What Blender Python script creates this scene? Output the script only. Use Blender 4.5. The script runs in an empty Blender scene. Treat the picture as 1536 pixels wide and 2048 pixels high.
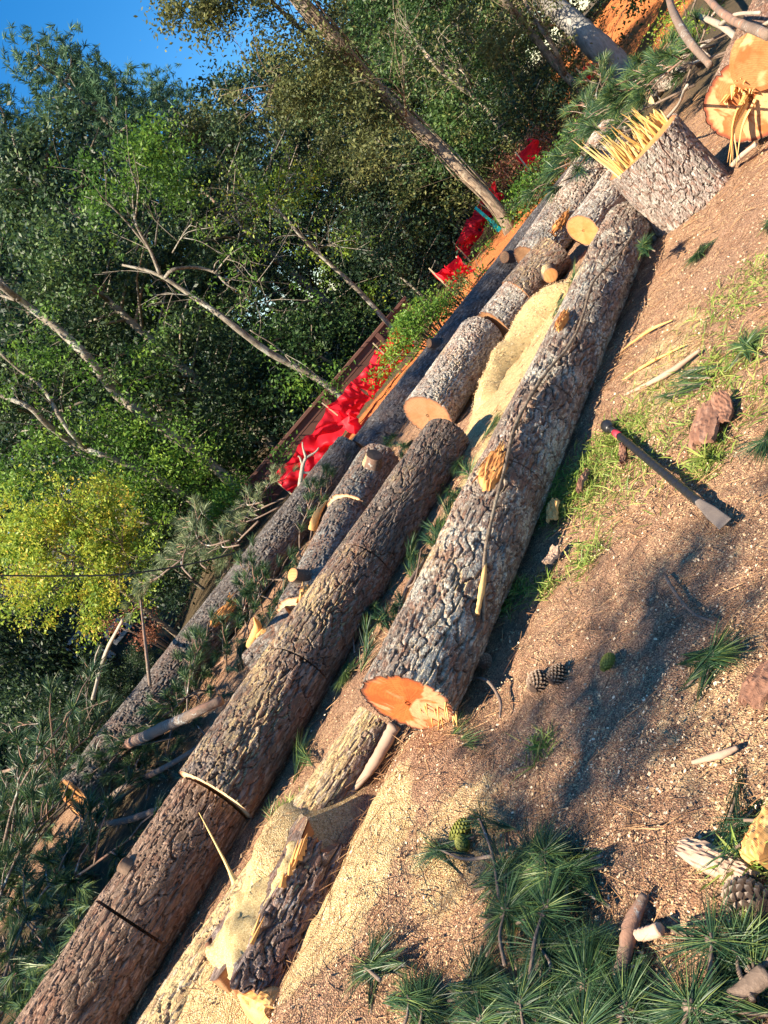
import bpy, math, random
import numpy as np
from mathutils import Vector, Matrix, Euler

S = bpy.context.scene
COL = S.collection
# ------------------------------------------------------------------ camera, sky, sun, exposure
EYE = Vector((0, 0, 1.6))
FPX = 1500.0                                   # focal length in pixels of the 1536 x 2048 picture
PITCH = math.atan(350 / FPX)
CT, ST = math.cos(PITCH), math.sin(PITCH)
R0, U0, F0 = Vector((1, 0, 0)), Vector((0, ST, CT)), Vector((0, CT, -ST))
CX = (.65 * R0 - .76 * U0).normalized()        # the phone was held rolled by about 49 degrees
CY = (.76 * R0 + .65 * U0).normalized()
cam_d = bpy.data.cameras.new('camera'); cam = bpy.data.objects.new('camera', cam_d); COL.objects.link(cam)
m = Matrix.Identity(4)
for i in range(3):
    m[i][0], m[i][1], m[i][2], m[i][3] = CX[i], CY[i], -F0[i], EYE[i]
cam.matrix_world = m
cam_d.sensor_fit = 'VERTICAL'; cam_d.sensor_height = 36; cam_d.lens = FPX / 2048 * 36
cam_d.clip_start = .05; cam_d.clip_end = 2000
S.camera = cam
S.render.resolution_x, S.render.resolution_y = 768, 1024

SUN_EL = math.radians(43)
SH = Vector((.927, .375, 0)).normalized()      # the way shadows fall on the ground
w = bpy.data.worlds.new('World'); S.world = w; w.use_nodes = True
nt = w.node_tree; bg = nt.nodes['Background']
sky = nt.nodes.new('ShaderNodeTexSky'); sky.sky_type = 'NISHITA'; sky.sun_disc = False
sky.sun_elevation = SUN_EL; sky.sun_rotation = math.atan2(-SH.x, -SH.y)
sky.air_density = 1.0; sky.dust_density = .3; sky.ozone_density = 2.5
hs = nt.nodes.new('ShaderNodeHueSaturation'); hs.inputs['Saturation'].default_value = 1.42
nt.links.new(sky.outputs[0], hs.inputs['Color']); nt.links.new(hs.outputs[0], bg.inputs[0]); bg.inputs[1].default_value = .07
sd = bpy.data.lights.new('sun', 'SUN'); so = bpy.data.objects.new('sun', sd); COL.objects.link(so)
sd.energy = 5.0; sd.angle = math.radians(.5); sd.color = (1, .86, .66)
light_dir = Vector((SH.x * math.cos(SUN_EL), SH.y * math.cos(SUN_EL), -math.sin(SUN_EL)))
so.rotation_euler = light_dir.to_track_quat('-Z', 'Y').to_euler(); so.location = (-20, -8, 25)
vs = S.view_settings; vs.view_transform = 'Standard'; vs.look = 'None'; vs.exposure = 1.68; vs.gamma = 1; vs.use_curve_mapping = False
S.cycles.use_denoising = True
S.cycles.max_bounces = 6; S.cycles.diffuse_bounces = 3; S.cycles.transparent_max_bounces = 4; S.cycles.caustics_reflective = False; S.cycles.caustics_refractive = False

rnd = random.Random(7)
NP = np.random.default_rng(11)

# ------------------------------------------------------------------ small helpers
def ray(px, py):
    dx, dy = px - 768, py - 1024
    return (F0 * FPX + CX * dx - CY * dy).normalized()
def gp(px, py, z=0.0):                          # where the view through a pixel meets height z
    d = ray(px, py); t = (z - EYE.z) / d.z
    return EYE + d * t
def at(px, py, Y):                              # ... or the upright plane y = Y
    d = ray(px, py); return EYE + d * (Y / d.y)
def sstep(a, b, x):
    t = np.clip((x - a) / (b - a), 0, 1); return t * t * (3 - 2 * t)

def tag(o, label=None, cat=None, group=None, kind=None):
    if label: o['label'] = label
    if cat: o['category'] = cat
    if group: o['group'] = group
    if kind: o['kind'] = kind
    return o
def empty(name, loc=(0, 0, 0), rz=0.0, label=None, cat=None, group=None):
    o = bpy.data.objects.new(name, None); COL.objects.link(o); o.location = loc; o.rotation_euler = (0, 0, rz)
    o.empty_display_size = .1
    return tag(o, label, cat, group)
def make_mesh(name, V, faces, mat, smooth=True, attrs=None):
    V = np.asarray(V, dtype=np.float32)
    me = bpy.data.meshes.new(name)
    faces = [np.asarray(f, dtype=np.int32) for f in faces if len(f)]
    nl = sum(f.size for f in faces); npoly = sum(f.shape[0] for f in faces)
    me.vertices.add(len(V)); me.vertices.foreach_set('co', V.ravel())
    me.loops.add(nl); me.polygons.add(npoly)
    me.loops.foreach_set('vertex_index', np.concatenate([f.ravel() for f in faces]))
    sizes = np.concatenate([np.full(f.shape[0], f.shape[1], np.int32) for f in faces])
    st = np.zeros(npoly, np.int32); st[1:] = np.cumsum(sizes)[:-1]
    me.polygons.foreach_set('loop_start', st)
    me.polygons.foreach_set('use_smooth', np.full(npoly, smooth, bool))
    if attrs:
        for k, a in attrs.items():
            at_ = me.attributes.new(k, 'FLOAT', 'POINT'); at_.data.foreach_set('value', np.asarray(a, np.float32))
    me.update(calc_edges=True); me.validate(clean_customdata=False)
    me.materials.append(mat)
    return me
def link(name, me, parent=None, loc=None):
    o = bpy.data.objects.new(name, me); COL.objects.link(o)
    if parent: o.parent = parent
    if loc is not None: o.location = loc
    return o
class MB:                                       # gathers pieces into ONE mesh
    def __init__(s): s.V = []; s.F = {3: [], 4: []}; s.A = []; s.n = 0
    def add(s, V, F, a=0.0):
        V = np.asarray(V, np.float32).reshape(-1, 3)
        for f in (F if isinstance(F, (list, tuple)) else [F]):
            f = np.asarray(f, np.int32)
            if f.size: s.F[f.shape[1]].append(f + s.n)
        s.V.append(V); s.n += len(V)
        s.A.append(np.broadcast_to(np.asarray(a, np.float32), (len(V),)))
        return s
    def build(s, name, mat, parent=None, loc=None, smooth=True, attr='tint'):
        me = s.mesh(name, mat, smooth, attr)
        return link(name, me, parent, loc)
    def mesh(s, name, mat, smooth=True, attr='tint'):
        return make_mesh(name, np.concatenate(s.V), [np.concatenate(f) for f in s.F.values() if f], mat, smooth, {attr: np.concatenate(s.A)})

def catmull(P, n):
    P = [Vector(p) for p in P]
    if len(P) < 3:
        return [P[0].lerp(P[-1], i / n) for i in range(n + 1)]
    out = []; Q = [P[0] * 2 - P[1]] + P + [P[-1] * 2 - P[-2]]
    k = max(1, n // (len(P) - 1))
    for i in range(1, len(Q) - 2):
        a, b, c, d = Q[i - 1:i + 3]
        for j in range(k):
            t = j / k
            out.append(.5 * ((2 * b) + (c - a) * t + (2 * a - 5 * b + 4 * c - d) * t * t + (3 * b - a - 3 * c + d) * t ** 3))
    out.append(P[-1]); return out
def tube(P, R, n=8, seed=0, rough=0.0):
    P = [Vector(p) for p in P]; N = len(P)
    if not hasattr(R, '__len__'): R = [R] * N
    if len(R) != N: R = list(np.interp(np.linspace(0, 1, N), np.linspace(0, 1, len(R)), R))
    T = [(P[min(i + 1, N - 1)] - P[max(i - 1, 0)]).normalized() for i in range(N)]
    u = T[0].orthogonal().normalized(); rg = np.random.default_rng(seed)
    V = []
    for i in range(N):
        u = (u - T[i] * u.dot(T[i])).normalized(); v = T[i].cross(u)
        for k in range(n):
            a = 2 * math.pi * k / n; r = R[i] * (1 + (rg.random() - .5) * rough)
            V.append(P[i] + u * (math.cos(a) * r) + v * (math.sin(a) * r))
    V.append(P[0]); V.append(P[-1]); F = []
    for i in range(N - 1):
        for k in range(n):
            F.append((i * n + k, i * n + (k + 1) % n, (i + 1) * n + (k + 1) % n, (i + 1) * n + k))
    T3 = []
    for k in range(n):
        T3.append((N * n, (k + 1) % n, k)); T3.append((N * n + 1, (N - 1) * n + k, (N - 1) * n + (k + 1) % n))
    return np.array([tuple(v) for v in V]), [np.array(F), np.array(T3)]
def box(lo, hi):
    x0, y0, z0 = lo; x1, y1, z1 = hi
    V = [(x0, y0, z0), (x1, y0, z0), (x1, y1, z0), (x0, y1, z0), (x0, y0, z1), (x1, y0, z1), (x1, y1, z1), (x0, y1, z1)]
    F = [(0, 3, 2, 1), (4, 5, 6, 7), (0, 1, 5, 4), (1, 2, 6, 5), (2, 3, 7, 6), (3, 0, 4, 7)]
    return np.array(V, float), np.array(F)

_tabs = {}
def vnoise(x, y, seed=0, per=None):             # value noise, optionally periodic in x
    if seed not in _tabs: _tabs[seed] = np.random.default_rng(seed + 900).random((256, 256)).astype(np.float32)
    T = _tabs[seed]; xi = np.floor(x).astype(int); yi = np.floor(y).astype(int); fx = x - xi; fy = y - yi
    fx = fx * fx * (3 - 2 * fx); fy = fy * fy * (3 - 2 * fy)
    p = per or 256
    a = (xi % p) % 256; b = ((xi + 1) % p) % 256; c = yi % 256; d = (yi + 1) % 256
    return (T[a, c] * (1 - fx) + T[b, c] * fx) * (1 - fy) + (T[a, d] * (1 - fx) + T[b, d] * fx) * fy
def cells(x, y, per, seed=0, jit=.9):           # cellular noise periodic in x: (F2 - F1, cell id, position in cell)
    rg = np.random.default_rng(seed); J = rg.random((256, 256, 3)).astype(np.float32)
    xi = np.floor(x).astype(int); yi = np.floor(y).astype(int)
    f1 = np.full(x.shape, 9., np.float32); f2 = f1.copy(); ident = np.zeros(x.shape, np.float32); dx1 = ident.copy()
    for i in (-1, 0, 1):
        for j in (-1, 0, 1):
            cx, cy = xi + i, yi + j
            q = J[(cx % per) % 256, cy % 256]
            ddx = cx + .5 + (q[..., 0] - .5) * jit - x; ddy = cy + .5 + (q[..., 1] - .5) * jit - y
            d = np.sqrt(ddx ** 2 + ddy ** 2)
            near = d < f1
            f2 = np.where(near, f1, np.minimum(f2, d)); ident = np.where(near, q[..., 2], ident); dx1 = np.where(near, ddy, dx1)
            f1 = np.where(near, d, f1)
    return f2 - f1, ident, dx1

# ------------------------------------------------------------------ materials
def new_mat(name):
    mt = bpy.data.materials.new(name); mt.use_nodes = True
    n = mt.node_tree; b = n.nodes['Principled BSDF']
    b.inputs['Roughness'].default_value = .85; b.inputs['Specular IOR Level'].default_value = .25
    return mt, n, b
def nd(n, t, **kw):
    x = n.nodes.new(t)
    for k, v in kw.items():
        if k.startswith('_'): setattr(x, k[1:], v)
        else: x.inputs[k.replace('__', ' ')].default_value = v
    return x
def ramp(n, fac, stops):
    r = n.nodes.new('ShaderNodeValToRGB'); e = r.color_ramp.elements
    while len(e) < len(stops): e.new(.5)
    for i, (p, c) in enumerate(stops):
        e[i].position = p; e[i].color = (*c, 1) if len(c) == 3 else c
    n.links.new(fac, r.inputs[0]); return r.outputs[0]
def mix(n, fac, a, b, mode='MIX'):
    x = n.nodes.new('ShaderNodeMix'); x.data_type = 'RGBA'; x.blend_type = mode
    for sock, v in ((x.inputs['Factor'], fac), (x.inputs['A'], a), (x.inputs['B'], b)):
        if hasattr(v, 'is_linked'): n.links.new(v, sock)
        elif isinstance(v, (int, float)): sock.default_value = v
        else: sock.default_value = (*v, 1)
    return x.outputs['Result']
def math_(n, op, a, b=None, clamp=False):
    x = n.nodes.new('ShaderNodeMath'); x.operation = op; x.use_clamp = clamp
    for i, v in enumerate((a, b)):
        if v is None: continue
        if hasattr(v, 'is_linked'): n.links.new(v, x.inputs[i])
        else: x.inputs[i].default_value = v
    return x.outputs[0]
def attr(n, name): 
    x = n.nodes.new('ShaderNodeAttribute'); x.attribute_name = name; return x.outputs['Fac']
def objco(n): return n.nodes.new('ShaderNodeTexCoord').outputs['Object']
def noise(n, co, scale, detail=4, rough=.6, dist=0):
    x = nd(n, 'ShaderNodeTexNoise', Scale=scale, Detail=detail, Roughness=rough, Distortion=dist)
    n.links.new(co, x.inputs['Vector']); return x.outputs['Fac']
def mapping(n, co, scale):
    x = n.nodes.new('ShaderNodeMapping'); x.inputs['Scale'].default_value = scale; n.links.new(co, x.inputs['Vector']); return x.outputs[0]
def thr(n, v, a, b):
    x = n.nodes.new('ShaderNodeMapRange'); x.interpolation_type = 'SMOOTHSTEP'
    x.inputs['From Min'].default_value = a; x.inputs['From Max'].default_value = b
    n.links.new(v, x.inputs['Value']); return x.outputs[0]
def bump(n, b, h, strength=.4, dist=.01):
    x = nd(n, 'ShaderNodeBump', Strength=strength, Distance=dist); n.links.new(h, x.inputs['Height']); n.links.new(x.outputs[0], b.inputs['Normal'])

def bark_mat(name, tones, lichen=.3, lich_col=(.42, .45, .38), dust=0.0, fissure_shade=(.055, .032, .022), dust_col=(.62, .45, .22), dust_n=.45, red=(.20, .095, .06)):
    mt, n, b = new_mat(name); co = objco(n)
    pl, cr = attr(n, 'plate'), attr(n, 'crack')
    n1 = noise(n, co, 9, 6, .7); n2 = noise(n, co, 60, 4, .7)
    f = math_(n, 'ADD', math_(n, 'MULTIPLY', pl, .55), math_(n, 'MULTIPLY', n1, .5), True)
    c = ramp(n, f, [(.15, tones[0]), (.45, tones[1]), (.65, tones[2]), (.9, tones[3])])
    c = mix(n, math_(n, 'MULTIPLY', thr(n, n2, .35, .75), .45), c, tuple(min(1, v * 1.7 + .02) for v in tones[1]))
    c = mix(n, math_(n, 'MULTIPLY', thr(n, noise(n, co, 1.9, 5, .7, .6), .53, .62), .6), c, tuple(v * k_ for v, k_ in zip(tones[2], (1.25, .82, .68))))
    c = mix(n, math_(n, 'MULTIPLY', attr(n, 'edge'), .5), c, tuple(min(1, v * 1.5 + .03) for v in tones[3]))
    c = mix(n, math_(n, 'MULTIPLY', cr, .8), c, fissure_shade)  # red-brown furrow bark, darkened by gap shade put into the colour
    if lichen > 0:
        l1 = noise(n, co, 3.6, 4, .65); l2 = noise(n, co, 34, 6, .8, .8)
        lm = thr(n, math_(n, 'ADD', math_(n, 'MULTIPLY', l1, .6), math_(n, 'MULTIPLY', l2, .6)), .78 - .25 * lichen, .86 - .25 * lichen)
        lm = math_(n, 'MULTIPLY', lm, math_(n, 'SUBTRACT', 1.0, math_(n, 'MULTIPLY', cr, .8)))
        l3 = noise(n, co, 90, 3, .6)
        c = mix(n, math_(n, 'MULTIPLY', lm, .85), c, mix(n, thr(n, l3, .4, .6), tuple(v * .62 for v in lich_col), lich_col))
    if dust > 0:
        g = n.nodes.new('ShaderNodeNewGeometry'); sx = n.nodes.new('ShaderNodeSeparateXYZ'); n.links.new(g.outputs['Normal'], sx.inputs[0])
        d1 = noise(n, co, 2.3, 3, .6); d2 = noise(n, co, 70, 3, .7)
        up = thr(n, sx.outputs['Z'], dust_n, min(1, dust_n + .4))
        dm = math_(n, 'MULTIPLY', up, thr(n, math_(n, 'ADD', math_(n, 'MULTIPLY', d1, .7), math_(n, 'MULTIPLY', d2, .35)), .72 - .4 * dust, .86 - .4 * dust))
        c = mix(n, dm, c, mix(n, thr(n, noise(n, co, 160, 2, .6), .35, .65), tuple(v * .6 for v in dust_col), dust_col))
    # thin scales finer than the mesh, long along the log
    cb = n.nodes.new('ShaderNodeCombineXYZ'); n.links.new(math_(n, 'MULTIPLY', attr(n, 'ax'), 20), cb.inputs[0]); n.links.new(math_(n, 'MULTIPLY', attr(n, 'au'), 74), cb.inputs[1])
    va = n.nodes.new('ShaderNodeVectorMath'); va.operation = 'ADD'; nv = nd(n, 'ShaderNodeTexNoise', Scale=1.1, Detail=3.0); n.links.new(cb.outputs[0], nv.inputs['Vector'])
    vm = n.nodes.new('ShaderNodeVectorMath'); vm.operation = 'SCALE'; vm.inputs['Scale'].default_value = 1.6; n.links.new(nv.outputs['Color'], vm.inputs[0])
    n.links.new(cb.outputs[0], va.inputs[0]); n.links.new(vm.outputs[0], va.inputs[1])
    vo = nd(n, 'ShaderNodeTexVoronoi', Scale=1.0); n.links.new(va.outputs[0], vo.inputs['Vector'])
    ve = nd(n, 'ShaderNodeTexVoronoi', Scale=1.0); ve.feature = 'DISTANCE_TO_EDGE'; n.links.new(va.outputs[0], ve.inputs['Vector'])
    sc = n.nodes.new('ShaderNodeSeparateColor'); n.links.new(vo.outputs['Color'], sc.inputs[0])
    c = mix(n, math_(n, 'MULTIPLY', thr(n, sc.outputs[0], .55, .9), .5), c, tuple(min(1, v * 1.45 + .03) for v in tones[3]))
    c = mix(n, math_(n, 'MULTIPLY', thr(n, sc.outputs[1], .7, .85), .55), c, red)
    kf_ = attr(n, 'kerf'); c = mix(n, kf_, c, (.30, .16, .09))
    n.links.new(c, b.inputs['Base Color'])
    hh = math_(n, 'ADD', math_(n, 'MULTIPLY', thr(n, ve.outputs['Distance'], 0, .16), 1.0), math_(n, 'ADD', math_(n, 'MULTIPLY', sc.outputs[0], 1.2), math_(n, 'MULTIPLY', n2, .6)))
    bump(n, b, hh, .9, .005); b.inputs['Roughness'].default_value = .92
    return mt
GREYB = [(.055, .042, .034), (.115, .09, .075), (.19, .155, .13), (.27, .22, .19)]
BROWNB = [(.06, .038, .025), (.13, .083, .055), (.215, .145, .10), (.31, .21, .15)]
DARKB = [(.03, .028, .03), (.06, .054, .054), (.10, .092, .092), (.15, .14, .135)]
PALEB = [(.12, .10, .08), (.23, .19, .155), (.34, .295, .245), (.45, .40, .335)]
M = {}
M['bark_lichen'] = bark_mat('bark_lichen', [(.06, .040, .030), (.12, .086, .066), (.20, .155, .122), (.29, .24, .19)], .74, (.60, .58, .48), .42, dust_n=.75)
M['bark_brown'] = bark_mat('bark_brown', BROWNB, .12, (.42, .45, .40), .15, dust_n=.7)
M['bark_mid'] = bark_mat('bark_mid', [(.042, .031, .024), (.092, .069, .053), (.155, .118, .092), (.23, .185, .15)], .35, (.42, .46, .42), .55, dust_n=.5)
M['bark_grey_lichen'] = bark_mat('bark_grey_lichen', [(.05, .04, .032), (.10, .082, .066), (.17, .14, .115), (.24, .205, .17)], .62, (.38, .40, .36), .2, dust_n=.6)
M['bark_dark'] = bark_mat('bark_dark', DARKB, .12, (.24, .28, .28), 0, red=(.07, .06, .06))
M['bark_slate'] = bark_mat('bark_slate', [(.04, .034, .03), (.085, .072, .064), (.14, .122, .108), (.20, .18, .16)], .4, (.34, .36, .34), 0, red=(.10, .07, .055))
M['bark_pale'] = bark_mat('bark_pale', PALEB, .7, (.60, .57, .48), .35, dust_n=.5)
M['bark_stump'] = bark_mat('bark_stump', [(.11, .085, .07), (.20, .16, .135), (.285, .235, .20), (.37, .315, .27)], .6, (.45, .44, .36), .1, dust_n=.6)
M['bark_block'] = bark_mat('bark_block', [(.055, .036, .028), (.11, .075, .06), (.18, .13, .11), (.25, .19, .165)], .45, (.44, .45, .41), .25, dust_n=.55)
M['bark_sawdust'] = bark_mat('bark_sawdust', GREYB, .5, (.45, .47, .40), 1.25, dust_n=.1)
def trunk_mat(name, st, lich):
    mt, n, b = new_mat(name); co = objco(n); a = noise(n, mapping(n, co, (14, 14, 4)), 1.4, 6, .75); l = noise(n, co, 3.5, 5, .7)
    c = ramp(n, a, st); c = mix(n, thr(n, l, .52, .62), c, lich); c = mix(n, math_(n, 'MULTIPLY', attr(n, 'tint'), .3), c, (.1, .08, .06))
    n.links.new(c, b.inputs['Base Color']); bump(n, b, a, .8, .03); return mt
M['trunk_pale'] = trunk_mat('trunk_pale', [(.3, (.05, .04, .03)), (.45, (.15, .125, .095)), (.6, (.28, .25, .20)), (.75, (.40, .37, .31))], (.33, .33, .28))
M['trunk_brown'] = trunk_mat('trunk_brown', [(.3, (.05, .035, .025)), (.45, (.16, .115, .08)), (.6, (.30, .23, .16)), (.75, (.42, .34, .25))], (.30, .25, .18))
M['trunk_grey'] = trunk_mat('trunk_grey', [(.3, (.16, .15, .14)), (.45, (.26, .25, .23)), (.6, (.35, .34, .32)), (.75, (.42, .41, .38))], (.36, .36, .33))
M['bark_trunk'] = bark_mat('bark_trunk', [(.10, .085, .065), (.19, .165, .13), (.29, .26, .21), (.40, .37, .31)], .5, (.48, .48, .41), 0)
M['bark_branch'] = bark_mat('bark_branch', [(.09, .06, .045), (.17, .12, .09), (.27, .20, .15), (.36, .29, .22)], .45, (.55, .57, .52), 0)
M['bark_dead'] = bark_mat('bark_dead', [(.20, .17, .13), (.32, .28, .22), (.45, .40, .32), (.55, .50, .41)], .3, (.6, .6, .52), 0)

def wood_mat(name, a, b_, edge, stain=None, ring=70):
    mt, n, b = new_mat(name); co = objco(n)
    sx = n.nodes.new('ShaderNodeSeparateXYZ'); n.links.new(co, sx.inputs[0])
    yy = math_(n, 'ADD', math_(n, 'MULTIPLY', sx.outputs['Y'], sx.outputs['Y']), math_(n, 'MULTIPLY', sx.outputs['Z'], sx.outputs['Z']))
    rad = math_(n, 'SQRT', yy); nz = noise(n, co, 7, 3, .6); nf = noise(n, co, 45, 4, .7)
    rr = math_(n, 'FRACT', math_(n, 'MULTIPLY', math_(n, 'ADD', rad, math_(n, 'MULTIPLY', nz, .02)), ring))
    c = mix(n, math_(n, 'MULTIPLY', thr(n, rr, .35, 1.0), .75), a, tuple(v * .68 for v in a))
    c = mix(n, thr(n, nz, .42, .62), c, b_)
    sw = noise(n, mapping(n, co, (1, 7, 70)), 1.0, 3, .6); c = mix(n, math_(n, 'MULTIPLY', thr(n, sw, .5, .7), .4), c, tuple(v * .6 for v in a))
    if stain is not None: c = mix(n, thr(n, noise(n, co, 4.5, 3, .5, .8), .5, .56), c, stain)
    c = mix(n, math_(n, 'MULTIPLY', thr(n, nf, .45, .75), .35), c, tuple(v * .55 for v in b_))
    c = mix(n, attr(n, 'rim'), c, edge)
    n.links.new(c, b.inputs['Base Color']); bump(n, b, math_(n, 'ADD', nf, rr), .35, .004)
    b.inputs['Roughness'].default_value = .75
    return mt
M['cut_orange'] = wood_mat('cut_orange', (.46, .12, .028), (.38, .075, .016), (.12, .04, .022), (.46, .24, .12))
M['cut_tan'] = wood_mat('cut_tan', (.35, .185, .09), (.30, .14, .06), (.20, .09, .05))
M['cut_grey'] = wood_mat('cut_grey', (.16, .11, .075), (.11, .075, .05), (.06, .04, .03))
M['cut_peach'] = wood_mat('cut_peach', (.52, .255, .095), (.46, .19, .06), (.30, .14, .07))
M['cut_fresh'] = wood_mat('cut_fresh', (.44, .18, .065), (.38, .11, .032), (.20, .055, .028), (.50, .30, .14))
M['cut_pale'] = wood_mat('cut_pale', (.78, .58, .33), (.72, .48, .25), (.30, .16, .09))

def tint_mat(name, stops, rough=.8, transl=0.0, nscale=0, spec=.25, bump_s=0):
    mt, n, b = new_mat(name); f = attr(n, 'tint')
    if nscale: f = math_(n, 'ADD', math_(n, 'MULTIPLY', f, .5), math_(n, 'MULTIPLY', noise(n, objco(n), nscale, 4, .7), .5))
    c = ramp(n, f, stops); n.links.new(c, b.inputs['Base Color'])
    b.inputs['Roughness'].default_value = rough; b.inputs['Specular IOR Level'].default_value = spec
    if transl:
        t = n.nodes.new('ShaderNodeBsdfTranslucent'); n.links.new(c, t.inputs['Color'])
        x = n.nodes.new('ShaderNodeMixShader'); x.inputs[0].default_value = transl
        n.links.new(b.outputs[0], x.inputs[1]); n.links.new(t.outputs[0], x.inputs[2])
        n.links.new(x.outputs[0], n.nodes['Material Output'].inputs['Surface'])
    if bump_s: bump(n, b, noise(n, objco(n), nscale * 3 or 40, 4, .7), bump_s, .01)
    return mt
M['splinter'] = tint_mat('splinter', [(0, (.48, .26, .07)), (.5, (.70, .46, .15)), (1, (.82, .63, .30))], .7)
M['split_wood'] = tint_mat('split_wood', [(0, (.34, .13, .04)), (.45, (.60, .31, .10)), (.75, (.74, .48, .20)), (1, (.82, .62, .32))], .75, nscale=14)
M['torn_orange'] = tint_mat('torn_orange', [(0, (.22, .075, .03)), (.45, (.46, .19, .055)), (.75, (.62, .35, .12)), (1, (.72, .50, .24))], .75, nscale=14)
M['split_grey'] = tint_mat('split_grey', [(0, (.20, .12, .08)), (.5, (.36, .25, .18)), (1, (.52, .40, .30))], .85, nscale=14)
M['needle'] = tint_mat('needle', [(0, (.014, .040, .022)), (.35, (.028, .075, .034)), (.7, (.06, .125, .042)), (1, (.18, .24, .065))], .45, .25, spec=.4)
M['needle_pale'] = tint_mat('needle_pale', [(0, (.05, .09, .04)), (.5, (.13, .18, .08)), (1, (.27, .29, .14))], .5, .25, spec=.4)
M['needle_far'] = tint_mat('needle_far', [(0, (.022, .06, .04)), (.5, (.05, .115, .06)), (1, (.11, .19, .085))], .55, .25)
M['leaf_dark'] = tint_mat('leaf_dark', [(0, (.008, .022, .014)), (.5, (.024, .056, .026)), (1, (.10, .155, .05))], .5, .28, spec=.35)
M['leaf_mid'] = tint_mat('leaf_mid', [(0, (.02, .05, .018)), (.5, (.05, .11, .03)), (1, (.13, .20, .05))], .5, .35, spec=.35)
M['leaf_olive'] = tint_mat('leaf_olive', [(0, (.05, .065, .025)), (.5, (.11, .13, .045)), (1, (.22, .22, .075))], .55, .35)
M['leaf_bright'] = tint_mat('leaf_bright', [(0, (.05, .12, .02)), (.5, (.12, .24, .035)), (1, (.25, .36, .05))], .5, .4)
M['leaf_yellow'] = tint_mat('leaf_yellow', [(0, (.13, .23, .03)), (.45, (.33, .42, .05)), (.8, (.52, .48, .06)), (1, (.58, .36, .07))], .5, .4)
M['leaf_red'] = tint_mat('leaf_red', [(0, (.20, .07, .04)), (.5, (.36, .16, .09)), (1, (.45, .26, .14))], .6, .3)
M['grass'] = tint_mat('grass', [(0, (.09, .17, .03)), (.5, (.20, .29, .05)), (1, (.36, .38, .11))], .5, .3)
M['straw'] = tint_mat('straw', [(0, (.11, .05, .025)), (.5, (.24, .12, .055)), (1, (.42, .25, .12))], .75)
M['chip'] = tint_mat('chip', [(0, (.34, .20, .10)), (.5, (.54, .37, .20)), (1, (.74, .61, .42))], .8)
M['red_fabric'] = tint_mat('red_fabric', [(0, (.75, .012, .03)), (1, (.95, .04, .07))], .5, .6)
M['stake'] = tint_mat('stake', [(0, (.45, .33, .2)), (1, (.62, .5, .33))], .8, nscale=20)
M['plank'] = tint_mat('plank', [(0, (.085, .035, .028)), (.5, (.12, .055, .042)), (1, (.16, .08, .06))], .8, nscale=3)
M['cone'] = tint_mat('cone', [(0, (.05, .03, .022)), (.5, (.15, .10, .07)), (1, (.42, .34, .26))], .75)
M['green_cone'] = tint_mat('green_cone', [(0, (.06, .07, .012)), (.5, (.16, .17, .03)), (1, (.28, .27, .06))], .6)
M['teal'] = tint_mat('teal', [(0, (.01, .42, .42)), (1, (.015, .5, .5))], .5)
M['cable'] = tint_mat('cable', [(0, (.01, .01, .011)), (1, (.012, .012, .013))], .5)
M['black_rubber'] = tint_mat('black_rubber', [(0, (.008, .008, .009)), (1, (.03, .03, .032))], .38, nscale=30, spec=.5)
M['red_band'] = tint_mat('red_band', [(0, (.5, .03, .05)), (1, (.6, .05, .07))], .5)
M['steel'] = tint_mat('steel', [(0, (.07, .055, .045)), (.5, (.15, .12, .10)), (1, (.24, .20, .17))], .7, nscale=30, spec=.3)
M['house_wall'] = tint_mat('house_wall', [(0, (.05, .075, .075)), (1, (.07, .10, .10))], .8, nscale=2)
M['white_paint'] = tint_mat('white_paint', [(0, (.68, .68, .66)), (1, (.8, .8, .78))], .6)
M['roof'] = tint_mat('roof', [(0, (.04, .04, .042)), (1, (.08, .08, .082))], .9, nscale=6)
M['glass'] = tint_mat('glass', [(0, (.02, .025, .03)), (1, (.03, .035, .04))], .08, spec=.8)

def sawdust_mat():
    mt, n, b = new_mat('sawdust'); co = objco(n)
    v = nd(n, 'ShaderNodeTexVoronoi', Scale=380.0); n.links.new(co, v.inputs['Vector'])
    sx = n.nodes.new('ShaderNodeSeparateColor'); n.links.new(v.outputs['Color'], sx.inputs[0])
    c = ramp(n, sx.outputs[0], [(0, (.30, .19, .075)), (.35, (.50, .365, .16)), (.75, (.61, .47, .225)), (1, (.76, .63, .38))])
    c = mix(n, math_(n, 'MULTIPLY', thr(n, noise(n, co, 6, 8, .75), .5, .7), .6), c, (.36, .22, .10))
    c = mix(n, thr(n, noise(n, co, 55, 3, .6), .66, .72), c, (.16, .09, .05))
    n.links.new(c, b.inputs['Base Color']); bump(n, b, math_(n, 'ADD', v.outputs['Distance'], noise(n, co, 30, 7, .8)), .55, .008)
    b.inputs['Roughness'].default_value = .95
    return mt
M['sawdust'] = sawdust_mat()

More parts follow.
